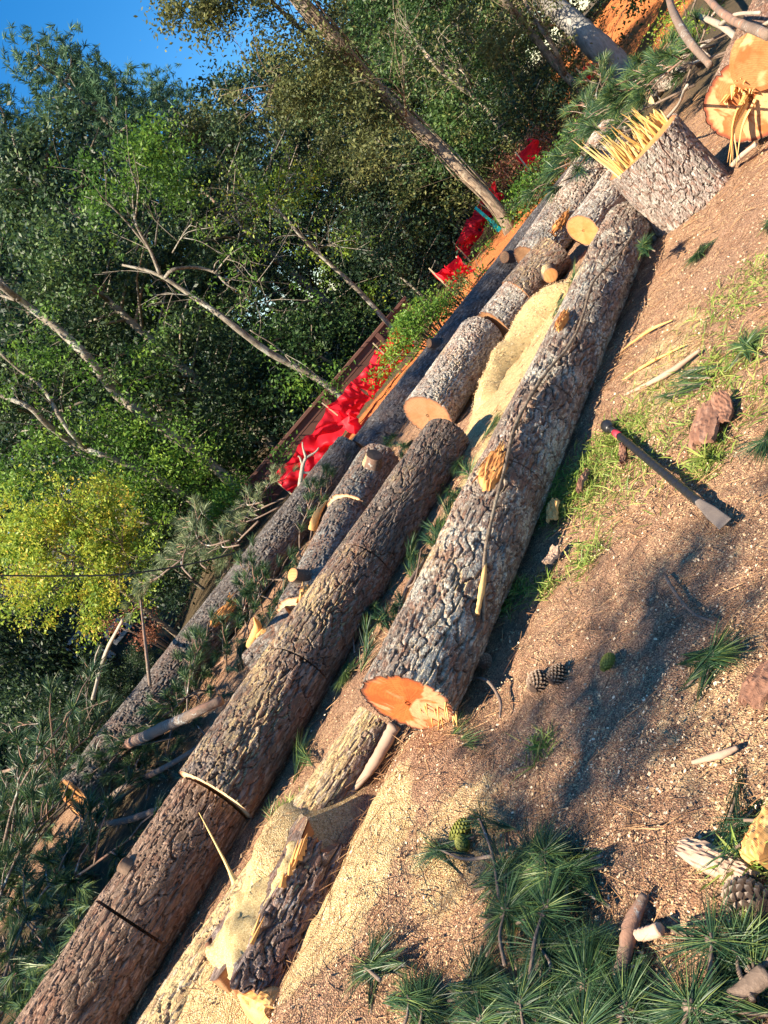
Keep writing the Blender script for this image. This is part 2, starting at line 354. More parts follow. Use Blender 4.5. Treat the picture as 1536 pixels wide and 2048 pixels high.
def ground_mat():
    mt, n, b = new_mat('forest_ground'); co = objco(n)
    n1 = noise(n, co, 1.6, 5, .65); n2 = noise(n, co, 16, 8, .8); n3 = noise(n, co, 60, 4, .7, 1.5)
    v = nd(n, 'ShaderNodeTexVoronoi', Scale=190.0); n.links.new(co, v.inputs['Vector'])
    sx = n.nodes.new('ShaderNodeSeparateColor'); n.links.new(v.outputs['Color'], sx.inputs[0])
    c = ramp(n, n2, [(.25, (.15, .08, .052)), (.42, (.29, .165, .105)), (.58, (.40, .245, .16)), (.8, (.50, .34, .23))])
    c = mix(n, thr(n, n3, .55, .72), c, (.36, .20, .10))
    c = mix(n, math_(n, 'MULTIPLY', thr(n, sx.outputs[0], .72, .8), thr(n, n1, .3, .6)), c, (.58, .41, .24))
    c = mix(n, 1.0, c, ramp(n, sx.outputs[2], [(0, (.42, .40, .38)), (.4, (.85, .82, .8)), (.8, (1.15, 1.1, 1.05)), (1, (1.7, 1.6, 1.45))]), 'MULTIPLY')
    sa = attr(n, 'sawdust'); cl = attr(n, 'clay'); li = attr(n, 'litter')
    sm = thr(n, math_(n, 'ADD', sa, math_(n, 'MULTIPLY', math_(n, 'SUBTRACT', n2, .5), 1.1)), .35, .65)
    c = mix(n, sm, c, ramp(n, sx.outputs[1], [(0, (.36, .21, .09)), (.3, (.58, .40, .18)), (.8, (.72, .53, .27)), (1, (.82, .67, .42))]))
    lm = thr(n, math_(n, 'ADD', li, math_(n, 'MULTIPLY', math_(n, 'SUBTRACT', n2, .5), .8)), .4, .7)
    c = mix(n, lm, c, ramp(n, n2, [(.3, (.045, .035, .02)), (.5, (.09, .065, .035)), (.7, (.15, .10, .05)), (.85, (.10, .13, .04))]))
    cm = thr(n, math_(n, 'ADD', cl, math_(n, 'MULTIPLY', math_(n, 'SUBTRACT', n2, .5), .7)), .35, .6)
    c = mix(n, cm, c, ramp(n, n2, [(.3, (.40, .12, .035)), (.55, (.60, .20, .06)), (.8, (.68, .28, .10))]))
    n.links.new(c, b.inputs['Base Color'])
    bump(n, b, math_(n, 'ADD', math_(n, 'ADD', n2, math_(n, 'MULTIPLY', n3, .6)), math_(n, 'MULTIPLY', v.outputs['Distance'], .6)), .8, .025)
    b.inputs['Roughness'].default_value = .95
    return mt
M['ground'] = ground_mat()

# ------------------------------------------------------------------ the ground, one sheet out to the horizon
# low banks of sawdust and mulch: (x0, y0, x1, y1, half width, height)
BANKS = [(-2.6, 2.5, -1.55, 3.35, .42, .15), (-1.45, 3.15, -1.15, 3.55, .25, .10), (-1.6, 2.35, -.75, 2.95, .42, .11)]
def gz(x, y):
    x = np.asarray(x, float); y = np.asarray(y, float)
    z = .05 * (vnoise(x * .9 + 40, y * .9 + 40, 3) - .5) + .03 * (vnoise(x * 3 + 90, y * 3 + 20, 4) - .5)
    z = z - 2.3 * sstep(1.5, 11, -x) * sstep(8.5, 20, y)
    z = z + 1.0 * sstep(9, 20, x) * sstep(10, 24, y)
    z = z + .8 * np.clip(vnoise(x * .14 + 7, y * .14 + 9, 5) - .4, 0, 1) * sstep(17, 25, y)
    for (x0, y0, x1, y1, wd, hg) in BANKS:
        t = np.clip(((x - x0) * (x1 - x0) + (y - y0) * (y1 - y0)) / ((x1 - x0) ** 2 + (y1 - y0) ** 2), 0, 1)
        d = np.hypot(x - x0 - t * (x1 - x0), y - y0 - t * (y1 - y0)) / wd
        z = z + hg * (.6 + .8 * vnoise(x * 2.6 + 60, y * 2.6 + 60, 13)) * (1 - sstep(.15, 1.1, d))
    return z
def gzf(x, y): return float(gz(np.array([x]), np.array([y]))[0])
def zone(x, y, E):
    a = np.zeros_like(x)
    for (cx, cy, rx, ry, ang, s) in E:
        ca, sa = math.cos(ang), math.sin(ang); u = (x - cx) * ca + (y - cy) * sa; v = -(x - cx) * sa + (y - cy) * ca
        a = np.maximum(a, s * (1 - sstep(.5, 1.15, np.sqrt((u / rx) ** 2 + (v / ry) ** 2))))
    return a
SAW = [(-1.75, 3.1, .95, .42, .6, 1), (-1.2, 2.75, .6, .35, .6, .9), (1.9, 6.6, 1.6, .6, .6, 1), (.6, 5.2, 1.6, .35, .65, .7), (-2.6, 2.9, .8, .5, .6, 1),
       (.25, 1.75, .5, .6, .3, .42), (1.6, 3.9, 1.0, .35, .65, .5), (.75, 2.6, .5, .5, 0, .35), (-.75, 2.45, .4, .3, .6, .55), (-3.3, 3.9, 1., .5, .6, .7)]
CLAY = [(5.4, 14.0, 2.6, 2.3, .3, 1), (3.2, 12.6, 1.4, .9, .3, .9), (7.2, 14.6, 2.2, 1.2, .3, 1), (13.2, 20, 6, 5, .6, 1), (18, 27, 7, 7, .6, 1), (10.0, 15.0, 1.6, 1.0, .4, .9), (1.4, 12.6, 1.8, .6, .1, .8)]
def build_ground():
    def axis(lo, hi, step, far, g=1.13):
        a = list(np.arange(lo, hi, step)); s = step
        while a[-1] < far: s *= g; a.append(a[-1] + s)
        s = step
        while a[0] > -far: s *= g; a.insert(0, a[0] - s)
        return np.array(a)
    X = axis(-4, 6.5, .03, 400); Y = axis(.9, 8.6, .03, 400)
    x, y = np.meshgrid(X, Y, indexing='ij'); z = gz(x, y)
    near = (1 - sstep(6, 9, np.abs(x - 1))) * (1 - sstep(8, 11, y))
    z = z + near * (.022 * (vnoise(x * 11, y * 11, 8) - .5) + .016 * (vnoise(x * 27, y * 27, 9) - .5))
    z = z + .05 * zone(x, y, SAW[:3] + SAW[4:5]) * vnoise(x * 2.5 + 3, y * 2.5, 6)
    nx, ny = x.shape; I = np.arange(nx * ny).reshape(nx, ny)
    F = np.stack([I[:-1, :-1], I[1:, :-1], I[1:, 1:], I[:-1, 1:]], -1).reshape(-1, 4)
    lit = sstep(9.5, 13, y + .25 * np.abs(x)) * .9
    lit = np.maximum(lit, zone(x, y, [(-5, 6.5, 3.2, 2.2, .3, .9), (7.5, 8, 3, 2.5, .6, .7)]))
    me = make_mesh('ground', np.stack([x, y, z], -1).reshape(-1, 3), [F], M['ground'], True,
                   {'sawdust': zone(x, y, SAW).ravel(), 'clay': zone(x, y, CLAY).ravel(), 'litter': lit.ravel()})
    tag(link('ground', me), kind='structure')
build_ground()

# ------------------------------------------------------------------ logs with real bark plates
def bark_surface(L, rf, seed, step=.010, depth=.016, du=.045, dv=.10, kerfs=(), bendf=None, flat_top=None):
    """grid along local X; rf(x, th) gives the radius. Returns verts, quads, attributes and the two end rings"""
    Rm = float(np.mean(rf(np.array([0., L / 2, L]), np.zeros(3))))
    nth = max(24, int(2 * math.pi * Rm / step)); xs = np.linspace(0, L, max(6, int(L / step)))
    for (kx, kw, kd, ka, kspan) in kerfs: xs = np.concatenate([xs, [kx - kw / 2 - .001, kx - kw / 2, kx, kx + kw / 2, kx + kw / 2 + .001]])
    xs = np.unique(np.clip(xs, 0, L)); th = np.arange(nth) * 2 * math.pi / nth
    X, TH = np.meshgrid(xs, th, indexing='ij')
    nu = max(8, int(round(2 * math.pi * Rm / du)))
    un = TH / (2 * math.pi) * nu; vn = X / dv
    wx = (vnoise(un * .5, vn * 1.3, seed + 1, max(1, nu // 2)) - .5) * 1.3 + (vnoise(un * 2, vn * 3.1, seed + 6, nu * 2) - .5) * .55
    wy = (vnoise(un * .5, vn * .6, seed + 2, max(1, nu // 2)) - .5) * 1.6 + (vnoise(un * 2, vn * 2.3, seed + 7, nu * 2) - .5) * .6
    d, idn, dy = cells(un + wx, vn + wy + seed * 3.7, nu, seed)
    d2, id2, dy2 = cells(un * 2 + wy, vn * 2.2 + wx * 1.5, nu * 2, seed + 5)
    d3, id3, _ = cells(un * 4 + wx * 2, vn * 5 + wy * 2, nu * 4, seed + 8)
    cw = .14 + .32 * vnoise(un * .5, vn * .5, seed + 11, max(1, nu // 2)) ** 1.5
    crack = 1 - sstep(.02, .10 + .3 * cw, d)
    h = sstep(.01, cw * .75, d) * (.62 + .30 * idn) + .26 * id2 * sstep(.0, .07, d2) + .07 * id3 * sstep(0, .1, d2) + .10 * dy
    h = h + .08 * (vnoise(un * 3, vn * 7, seed + 9, nu * 3) - .5)
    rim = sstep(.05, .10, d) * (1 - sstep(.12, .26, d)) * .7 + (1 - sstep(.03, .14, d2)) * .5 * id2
    amp = .45 + 1.1 * vnoise(un * .22, X * 1.7 + seed, seed + 15, max(1, int(nu * .22)))
    R = rf(X, TH) + .86 * depth * amp * (h - .7) + .012 * (vnoise(un * .25, X * 3 + seed, seed + 16, max(1, nu // 4)) - .5)
    kf = np.zeros_like(R)
    for (kx, kw, kd, ka, kspan) in kerfs:
        inside = np.abs(X - kx) <= kw / 2 + 1e-5
        dth = np.abs((TH - ka + math.pi) % (2 * math.pi) - math.pi)
        dep = kd * np.clip(1 - (dth / kspan) ** 2, 0, 1)
        R = np.where(inside, R - dep, R); kf = np.where(inside & (dep > .01), 1, kf)
    Y, Z = R * np.cos(TH), R * np.sin(TH)
    if flat_top is not None: Z = np.minimum(Z, flat_top + .025 * (vnoise(X * 9, Y * 9 + 30, seed + 3) - .5))
    if bendf is not None:
        by, bz = bendf(X); Y = Y + by; Z = Z + bz
    nx = len(xs); I = np.arange(nx * nth).reshape(nx, nth); I2 = np.roll(I, -1, 1)
    F = np.stack([I[:-1], I2[:-1], I2[1:], I[1:]], -1).reshape(-1, 4)
    P = np.stack([X, Y, Z], -1)
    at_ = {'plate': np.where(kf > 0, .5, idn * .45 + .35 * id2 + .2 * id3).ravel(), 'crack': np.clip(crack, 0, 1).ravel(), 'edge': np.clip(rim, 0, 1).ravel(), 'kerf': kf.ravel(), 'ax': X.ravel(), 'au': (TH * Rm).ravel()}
    return P, F, at_
def cap_mesh(name, ring, mat, sign, seed=0, rough=.0012, inset=.004, rings=14):
    c = ring.mean(0); n = len(ring); V = []; rim = []
    rg = np.random.default_rng(seed)
    ts = np.concatenate([np.linspace(.06, .9, rings), [.95, .985]])
    for t in ts:
        p = c + (ring - c) * t
        if t > .9: p = c + (ring - c) * t
        p = p.copy(); p[:, 0] += -sign * inset * -1 * -1 + (rg.random(n) - .5) * rough * 2
        V.append(p); rim.append(np.full(n, 1.0 if t > .94 else (.25 if t > .89 else 0)))
    V = np.concatenate(V + [(c + [-sign * inset, 0, 0])[None]]); rim = np.concatenate(rim + [[0]])
    k = len(ts); I = np.arange(k * n).reshape(k, n); I2 = np.roll(I, -1, 1)
    Q = np.stack([I[:-1], I2[:-1], I2[1:], I[1:]], -1).reshape(-1, 4)
    T = np.stack([np.full(n, k * n), I[0], I2[0]], -1)
    if sign < 0: Q = Q[:, ::-1]; T = T[:, ::-1]
    if sign > 0: pass
    return make_mesh(name, V, [Q, T], mat, True, {'rim': rim})
class Log: pass
def add_log(p0, p1, r0, r1, mat, label, seed, caps=('cut_tan', 'cut_tan'), name='fallen_log', cat='log', group=None, step=.011, depth=.016,
            du=.048, dv=.17, kerfs=(), oval=.03, flat_top=None, rfx=None, slant=0.0, bend=.02, ragged=0.0, skew=0.0):
    p0, p1 = Vector(p0), Vector(p1); d = p1 - p0; L = d.length; d.normalize()
    ph = (seed * 1.7) % 6.28
    def rf(x, th):
        base = r0 + (r1 - r0) * x / L
        r = base * (1 + oval * np.cos(2 * th + ph) + .018 * np.sin(3 * th + x * 1.3 + ph) + .02 * np.sin(x * 2.1 + ph))
        return rfx(x, th, r) if rfx else r
    def bf(x):
        s = np.sin(np.clip(x / L, 0, 1) * math.pi); return bend * s, -bend * .3 * s
    P, F, A = bark_surface(L, rf, seed, step, depth, du, dv, kerfs, bf if bend else None, flat_top)
    if ragged:
        e_ = ragged * (vnoise(P[..., 1] * 22 + 30, P[..., 2] * 22 + 30, seed + 4) - .3); tt = P[..., 0] / L; P[..., 0] += e_ * sstep(.75, 1, tt) - e_ * (1 - sstep(0, .25, tt))
    if skew: P[..., 0] -= skew * P[..., 1] * (1 - np.clip(P[..., 0] / L * 4, 0, 1))
    if slant: P[..., 0] += slant * P[..., 2] * (1 - np.clip(P[..., 0] / L * 4, 0, 1))
    side = Vector((0, 0, 1)).cross(d).normalized(); up = d.cross(side)
    mw = Matrix(((d.x, side.x, up.x, p0.x), (d.y, side.y, up.y, p0.y), (d.z, side.z, up.z, p0.z), (0, 0, 0, 1)))
    e = empty(name, label=label, cat=cat, group=group); e.matrix_world = mw
    e.location = p0; 
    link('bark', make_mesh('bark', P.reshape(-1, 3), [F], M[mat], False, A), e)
    if caps[0]: link('cut_face', cap_mesh('cut_face', P[0], M[caps[0]], -1, seed), e)
    if caps[1]: link('cut_face', cap_mesh('cut_face', P[-1], M[caps[1]], 1, seed + 1), e)
    lg = Log(); lg.e, lg.mw, lg.L, lg.r0, lg.r1, lg.d, lg.p0 = e, mw, L, r0, r1, d, p0; lg.inv = mw.inverted(); lg.P = P
    return lg
def hit(lg, px, py, lift=0.0):                  # where a line of sight meets the log; local coordinates (x, theta)
    o = lg.inv @ EYE; d = (lg.inv.to_3x3() @ ray(px, py))
    r = lg.r0
    for _ in range(3):
        a = d.y ** 2 + d.z ** 2; b = o.y * d.y + o.z * d.z; c = o.y ** 2 + o.z ** 2 - r * r; q = b * b - a * c
        t = (-b - math.sqrt(q)) / a if q > 0 else -b / a
        p = o + d * t; r = lg.r0 + (lg.r1 - lg.r0) * min(1, max(0, p.x / lg.L))
    return p.x, math.atan2(p.z, p.y), r
def on_log(lg, x, th, r): return Vector((x, r * math.cos(th), r * math.sin(th)))

def scar(lg, px, py, sx, sth, mat='split_wood', name='torn_wood', seed=1, shards=12, slen=.10, rise=.015):
    """a torn patch of bare wood on a log with splinters standing off it"""
    x0, t0, r = hit(lg, px, py); b = MB(); rg = np.random.default_rng(seed)
    n = 26; U, W = np.meshgrid(np.linspace(-1, 1, n), np.linspace(-1, 1, n), indexing='ij')
    ang = np.arctan2(W, U); rad = np.sqrt(U ** 2 + W ** 2)
    edge = .62 + .38 * vnoise((ang + 3.2) * 1.6, ang * 0 + seed, seed + 20)
    hh = .022 - .05 * sstep(.7, 1.05, rad / edge) + .02 * (vnoise(U * 6 + 9, W * 16 + 9, seed + 3) - .5)
    R = r + hh; X = x0 + U * sx; T = t0 + W * sth
    V = np.stack([X, R * np.cos(T), R * np.sin(T)], -1).reshape(-1, 3)
    I = np.arange(n * n).reshape(n, n); F = np.stack([I[:-1, :-1], I[1:, :-1], I[1:, 1:], I[:-1, 1:]], -1).reshape(-1, 4)
    b.add(V, F, vnoise(U * 5 + 5, W * 14 + 5, seed + 4).ravel())
    for k in range(shards):
        x = x0 + (rg.random() - .5) * sx * 1.3; t = t0 + (rg.random() - .5) * sth * 1.4; l = slen * (.4 + .6 * rg.random()) * (1 if rg.random() < .5 else -1)
        p = on_log(lg, x, t, r + .015); q = on_log(lg, x + l, t + (rg.random() - .5) * .12, r + .02 + rise * rg.random())
        v, f = tube([p, p.lerp(q, .6), q], [.006, .004, .0006], 4); b.add(v, f, rg.random())
    return b.build(name, M[mat], lg.e, smooth=False)
def knot(lg, px, py, r, length, mat_bark, mat_cut, aim=None, seed=0, name='branch_stub'):
    x, t, R = hit(lg, px, py); p = on_log(lg, x, t, R - .03); nrm = Vector((0, math.cos(t), math.sin(t)))
    if aim is not None: nrm = (nrm + Vector(aim)).normalized()
    q = p + nrm * (length + .03)
    v, f = tube([p, p.lerp(q, .5), q], [r * 1.25, r * 1.05, r], 14, seed, .08); b = MB().add(v, f[0], .5)
    o = b.build(name, M[mat_bark], lg.e)
    c = MB(); n = 14; ringv = v[2 * n:3 * n]; cc = ringv.mean(0)
    V = np.concatenate([ringv, cc + (ringv - cc) * .8, cc[None]]); V[n:] += np.array(nrm) * .004
    Q = [(i, (i + 1) % n, n + (i + 1) % n, n + i) for i in range(n)]; T = [(2 * n, n + i, n + (i + 1) % n) for i in range(n)]
    me = make_mesh('cut_face', V, [np.array(Q), np.array(T)], M[mat_cut], True, {'rim': np.concatenate([np.full(n, 1.), np.zeros(n + 1)])})
    link('cut_face', me, o)
    return o

# front log A
ATH = math.radians(75)
def groove(x, th, r):                            # the front log is fluted towards its far end
    dth = np.abs((th - math.radians(222) + math.pi) % (2 * math.pi) - math.pi)
    return r * (1 - .34 * sstep(2.6, 4.4, x) * np.exp(-(dth / .28) ** 2))
LA = add_log(gp(815, 1408, .225), gp(1262, 448, .19), .215, .20, 'bark_lichen', 'thick lichen-spotted front log with a bright orange cut end', 3,
             ('cut_orange', 'cut_tan'), step=.0065, depth=.022, du=.052, dv=.16, rfx=groove, slant=-.04, skew=.09, oval=.03,
             kerfs=[(1.46, .010, .05, math.radians(165), .9), (2.2, .008, .03, math.radians(165), .6)])
scar(LA, 985, 935, .22, .42, 'torn_orange', seed=4, shards=26, rise=.015, slen=.09)
scar(LA, 1125, 640, .14, .20, 'torn_orange', seed=6, shards=8, slen=.12, rise=.02)
# splinters on the orange end
b = MB(); rg = np.random.default_rng(5)
for k in range(14):
    y = -.02 - .19 * k / 14 + (rg.random() - .5) * .02; z = -.03 - .12 * rg.random() - .04 * (k / 26)
    p = Vector((-.0 - .25 * z * -1 * .0 + .02, y, z)); q = p + Vector((-.02 - .05 * rg.random(), (rg.random() - .5) * .05, -.02 - .03 * rg.random()))
    v, f = tube([p, q], [.006, .001], 4); b.add(v, f, rg.random() * .6)
b.build('splinters', M['split_wood'], LA.e, smooth=False)
# vine along it
vine_px = [(962, 1245), (966, 1120), (985, 1030), (1012, 930), (1030, 860), (1066, 790), (1098, 742), (1130, 705), (1152, 668), (1168, 625), (1185, 570), (1215, 535), (1245, 500), (1268, 462)]
vp = []
for q in vine_px:
    x, t, r = hit(LA, *q); vp.append(LA.mw @ on_log(LA, x, t, r + .016))
v, f = tube(catmull(vp, 52), [.008, .009, .0115, .0105, .0095, .008, .006], 7, 3, .5)
tag(MB().add(v, f, .5).build('vine', M['trunk_brown']), 'thin woody vine running along the top of the front lichen-spotted log', 'vine')
vp = []
for q in [(968, 1130), (962, 1170), (955, 1205), (950, 1230)]:
    x, t, r = hit(LA, *q); vp.append(LA.mw @ on_log(LA, x, t, r + .014))
v, f = tube(catmull(vp, 12), [.008, .016, .014, .012], 7, 8, .4)
tag(MB().add(v, f, .8).build('split_stick', M['split_wood']), 'short pale split stick lying on the near part of the front lichen-spotted log', 'stick')

# long log B: near piece (sawn through) and far piece with two saw cuts
B0 = gp(432, 1592, .25); B1 = gp(893, 872, .20); bd = (B1 - B0).normalized()
LB1 = add_log(gp(432, 1592, .225) - bd * 3.2 + Vector((0, 0, .0)), gp(432, 1592, .225) - bd * .03, .26, .235, 'bark_brown',
              'thick brown log running out of the lower left corner of the photo', 12, ('cut_pale', 'cut_tan'), step=.0065, depth=.021, du=.048, dv=.17,
              kerfs=[(2.42, .014, .10, math.radians(150), 1.25)])
LB2 = add_log(B0, B1, .255, .195, 'bark_mid', 'long dark brown middle log scored by two saw cuts and dusted with sawdust', 21, ('cut_pale', 'cut_tan'),
              step=.007, depth=.020, du=.048, dv=.17, kerfs=[(.93, .012, .09, math.radians(150), 1.2), (1.86, .012, .09, math.radians(150), 1.2)])
knot(LB1, 256, 1735, .04, .04, 'bark_brown', 'cut_tan', aim=(0, .8, 0), seed=2)
# lichen log C behind it, three sections
cpts = [gp(525, 1350, .20), gp(612, 1246, .21), gp(706, 1036, .21), gp(768, 930, .21)]
cl = ['short grey lichen-covered log section, nearest of three behind the middle log', 'grey lichen-covered log section with a sawn branch knot, between two other sections', 'grey lichen-covered log section with a torn brown stub at its far end']
LC = []
for i in range(3):
    d = (cpts[i + 1] - cpts[i]).normalized()
    LC.append(add_log(cpts[i] + d * .03 + Vector((0, 0, .03 * i)), cpts[i + 1] + Vector((0, 0, .03 * i)), .21 + .006 * i, .20 + .006 * i, 'bark_grey_lichen', cl[i], 31 + i, ('cut_pale', 'cut_tan'),
                      step=.012, depth=.016))
knot(LC[1], 606, 1150, .055, .10, 'bark_mid', 'cut_peach', aim=(-.8, .3, .2), seed=4)
scar(LC[1], 610, 1185, .10, .25, 'split_wood', seed=9, shards=5, slen=.08, rise=.02)
knot(LC[2], 745, 925, .08, .09, 'bark_mid', 'cut_grey', aim=(.2, -.4, .2), seed=6)
scar(LC[0], 510, 1250, .10, .3, 'split_wood', seed=12, shards=6, slen=.10, rise=.02)

# rear log D and dark log E
LD = add_log(gp(152, 1602, .27), gp(703, 898, .24), .27, .24, 'bark_slate', 'long dark grey back left log with a torn patch of bare wood', 41, ('cut_peach', 'cut_tan'),
             step=.013, depth=.020, du=.036, dv=.13, slant=.3, skew=.5)
scar(LD, 447, 1228, .24, .42, 'torn_orange', seed=14, shards=14, slen=.16, rise=.03)
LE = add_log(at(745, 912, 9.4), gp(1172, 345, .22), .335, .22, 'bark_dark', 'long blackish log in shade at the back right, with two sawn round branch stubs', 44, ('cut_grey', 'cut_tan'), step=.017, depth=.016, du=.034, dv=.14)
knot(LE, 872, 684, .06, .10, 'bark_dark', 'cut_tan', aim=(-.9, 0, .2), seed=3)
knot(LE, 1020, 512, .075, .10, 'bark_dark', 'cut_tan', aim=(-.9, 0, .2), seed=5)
# split stub standing off C/D
pp = gp(612, 1065, .35)
# middle row of bucked sections F and the far pale log K
LF1 = add_log(gp(855, 832, .25), gp(962, 672, .24), .25, .235, 'bark_pale', 'pale log section with round tan cut face beyond the end of the middle log', 51, ('cut_tan', 'cut_tan'), step=.011, depth=.018, du=.032, dv=.095)
LF2 = add_log(gp(988, 655, .20), gp(1045, 583, .20), .20, .20, 'bark_pale', 'small pale log section beside the yellow sawdust heap, its cut face barely showing', 53, ('cut_tan', 'cut_tan'), step=.012, depth=.016, du=.032, dv=.095)
LF3 = add_log(gp(1035, 590, .22), gp(1110, 505, .21), .215, .215, 'bark_mid', 'dark log section with a knobbly sawn stub beyond the yellow sawdust heap', 55, ('cut_tan', 'cut_tan'), step=.012, depth=.017, du=.045, dv=.08)
knot(LF3, 1100, 545, .075, .10, 'bark_mid', 'cut_peach', aim=(-.6, -.4, .1), seed=8)
LK = add_log(gp(1062, 525, .24), gp(1238, 285, .30), .22, .31, 'bark_pale', 'big pale grey log at the far end of the pile behind the splintered stump', 57, ('cut_tan', 'cut_tan'), step=.014, depth=.018, du=.036, dv=.07)
scar(LK, 1125, 440, .20, .25, 'torn_orange', seed=22, shards=14, slen=.09, rise=.02)
LG = add_log(gp(1166, 462, .18), gp(1240, 365, .18), .19, .185, 'bark_pale', 'small log with smooth round peach cut face behind the front log', 59, ('cut_peach', 'cut_tan'), step=.012, depth=.016)
# thin log H under the sawdust and the slabbed block beside it
LH = add_log(gp(300, 2110, .13), gp(752, 1436, .12), .13, .105, 'bark_sawdust', 'thin lichen-spotted log half buried in sawdust below the front log', 63, ('cut_tan', 'cut_tan'), step=.009, depth=.010)
LS = add_log(gp(478, 1975, .08), gp(628, 1700, .08), .27, .24, 'bark_block', 'short thick log block with rugged bark, its flat sawn top heaped with sawdust', 65, ('cut_tan', 'cut_orange'), name='log_block', step=.0065, depth=.026, du=.046, dv=.13, flat_top=.14, ragged=.16, slant=.5)

def leaf_quads(C, size, rg, up=.5):
    n = len(C); N = rg.normal(size=(n, 3)); N[:, 2] += up; N /= np.linalg.norm(N, axis=1)[:, None]
    A = np.cross(N, rg.normal(size=(n, 3))); A /= np.linalg.norm(A, axis=1)[:, None]; B = np.cross(N, A)
    s = (size * (.6 + .8 * rg.random(n)))[:, None]
    V = np.stack([C - A * s, C - B * s * .45 + N * s * .12, C + A * s, C + B * s * .45 + N * s * .12], 1).reshape(-1, 3)
    return V, np.arange(n * 4).reshape(n, 4)
# sawdust heaps
def heap(name, pts, wdt, hgt, label, seed, parent=None, zbase=0.0, n=(70, 34), cat='sawdust heap'):
    P = catmull(pts, 24); P = [p for p in P]
    s = np.linspace(0, 1, n[0]); t = np.linspace(-1, 1, n[1])
    cx = np.interp(s, np.linspace(0, 1, len(P)), [p.x for p in P]); cy = np.interp(s, np.linspace(0, 1, len(P)), [p.y for p in P])
    tx = np.gradient(cx); ty = np.gradient(cy); l = np.hypot(tx, ty); nx_, ny_ = -ty / l, tx / l
    Sg, T = np.meshgrid(s, t, indexing='ij')
    wv = wdt * (.72 + .28 * np.sin(Sg * 9 + seed)) * np.sqrt(np.clip(1 - (2 * Sg - 1) ** 6, 0, 1)) + .01
    X = cx[:, None] + nx_[:, None] * T * wv; Y = cy[:, None] + ny_[:, None] * T * wv
    Z = zbase + hgt * np.clip(1 - T ** 2, 0, 1) ** .8 * np.clip(1 - (2 * Sg - 1) ** 4, 0, 1) * (.65 + .6 * vnoise(X * 3 + 20, Y * 3 + 20, seed)) - .012
    Z += .05 * (vnoise(X * 5 + 10, Y * 5 + 10, seed + 2) - .5) * (1 - T ** 2)
    Z += .03 * (vnoise(X * 14 + 50, Y * 14 + 50, seed + 1) - .5) * (1 - T ** 2)
    if parent is None: Z += gz(X, Y)
    I = np.arange(n[0] * n[1]).reshape(n); F = np.stack([I[:-1, :-1], I[1:, :-1], I[1:, 1:], I[:-1, 1:]], -1).reshape(-1, 4)
    PV = np.stack([X, Y, Z], -1)
    o = link(name, make_mesh(name, np.stack([X, Y, Z], -1).reshape(-1, 3), [F], M['sawdust'], True), None)
    if label: tag(o, label, cat)
    rg = np.random.default_rng(seed); k = 5200; i = rg.integers(1, n[0] - 1, k); j = rg.integers(0, n[1] - 1, k); fr = rg.random((k, 2, 1))
    C = PV[i, j] * (1 - fr[:, 0]) + PV[i - 1, j + 1] * fr[:, 0] + np.array([0, 0, .004]) + rg.normal(size=(k, 3)) * np.array([.02, .02, .002])
    V, F = leaf_quads(C, .006, rg, 2.0); tag(link('loose_chips', make_mesh('loose_chips', V, [F], M['chip'], False, {'tint': np.repeat(rg.random(k), 4)}), o), kind='stuff')
    return o
heap('sawdust_heap', [gp(955, 830, 0), gp(1010, 740, 0), gp(1070, 650, 0), gp(1155, 565, 0)], .23, .27, 'smooth yellow heap of sawdust between the front log and the pale log sections', 71)
# sawdust on top of the block (its own layer on the thing)
b = MB(); n = (40, 26); U, W = np.meshgrid(np.linspace(.02, .98, n[0]), np.linspace(-1, 1, n[1]), indexing='ij')
hw = math.sqrt(.255 ** 2 - .14 ** 2) * .98
rag = .18 * (vnoise(U * 9 + 3, W * 5 + 9, 84) - .5); edge = sstep(0, .30, 1 - np.abs(W) + rag) * sstep(0, .16, 1 - np.abs(2 * U - 1) + .6 * rag)
Z = .105 + .05 * edge + .09 * edge * (vnoise(U * 4, W * 3 + 5, 81) - .4) + .02 * (vnoise(U * 30, W * 20 + 30, 82) - .5) - .03 * np.abs(W) ** 3
I = np.arange(n[0] * n[1]).reshape(n); F = np.stack([I[:-1, :-1], I[1:, :-1], I[1:, 1:], I[:-1, 1:]], -1).reshape(-1, 4)
b.add(np.stack([U * LS.L, W * hw, Z], -1).reshape(-1, 3), F); b.build('sawdust_layer', M['sawdust'], LS.e)
b = MB(); rg = np.random.default_rng(9)     # orange torn edge of the block
for k in range(11):
    x = LS.L * (.22 + .72 * rg.random()); p = Vector((x, -hw + .01 + .02 * rg.random(), .13)); q = p + Vector((.04 + .07 * rg.random(), -.01 + .02 * rg.random(), .005 + .03 * rg.random()))
    v, f = tube([p, q], [.020 * rg.random() + .004, .001], 4); b.add(v, f, rg.random() * .4)
b.build('torn_edge', M['split_wood'], LS.e, smooth=False)
p = gp(472, 1770, .22); q = gp(398, 1625, .50)
v, f = tube(catmull([p, p.lerp(q, .3) + Vector((.01, 0, .01)), q], 10), [.020, .007, .005, .002], 5, 2, .4)
tag(MB().add(v, f, .7).build('wood_sliver', M['splinter']), 'long thin pale sliver of wood standing up from the sawdust against the brown log', 'wood sliver')

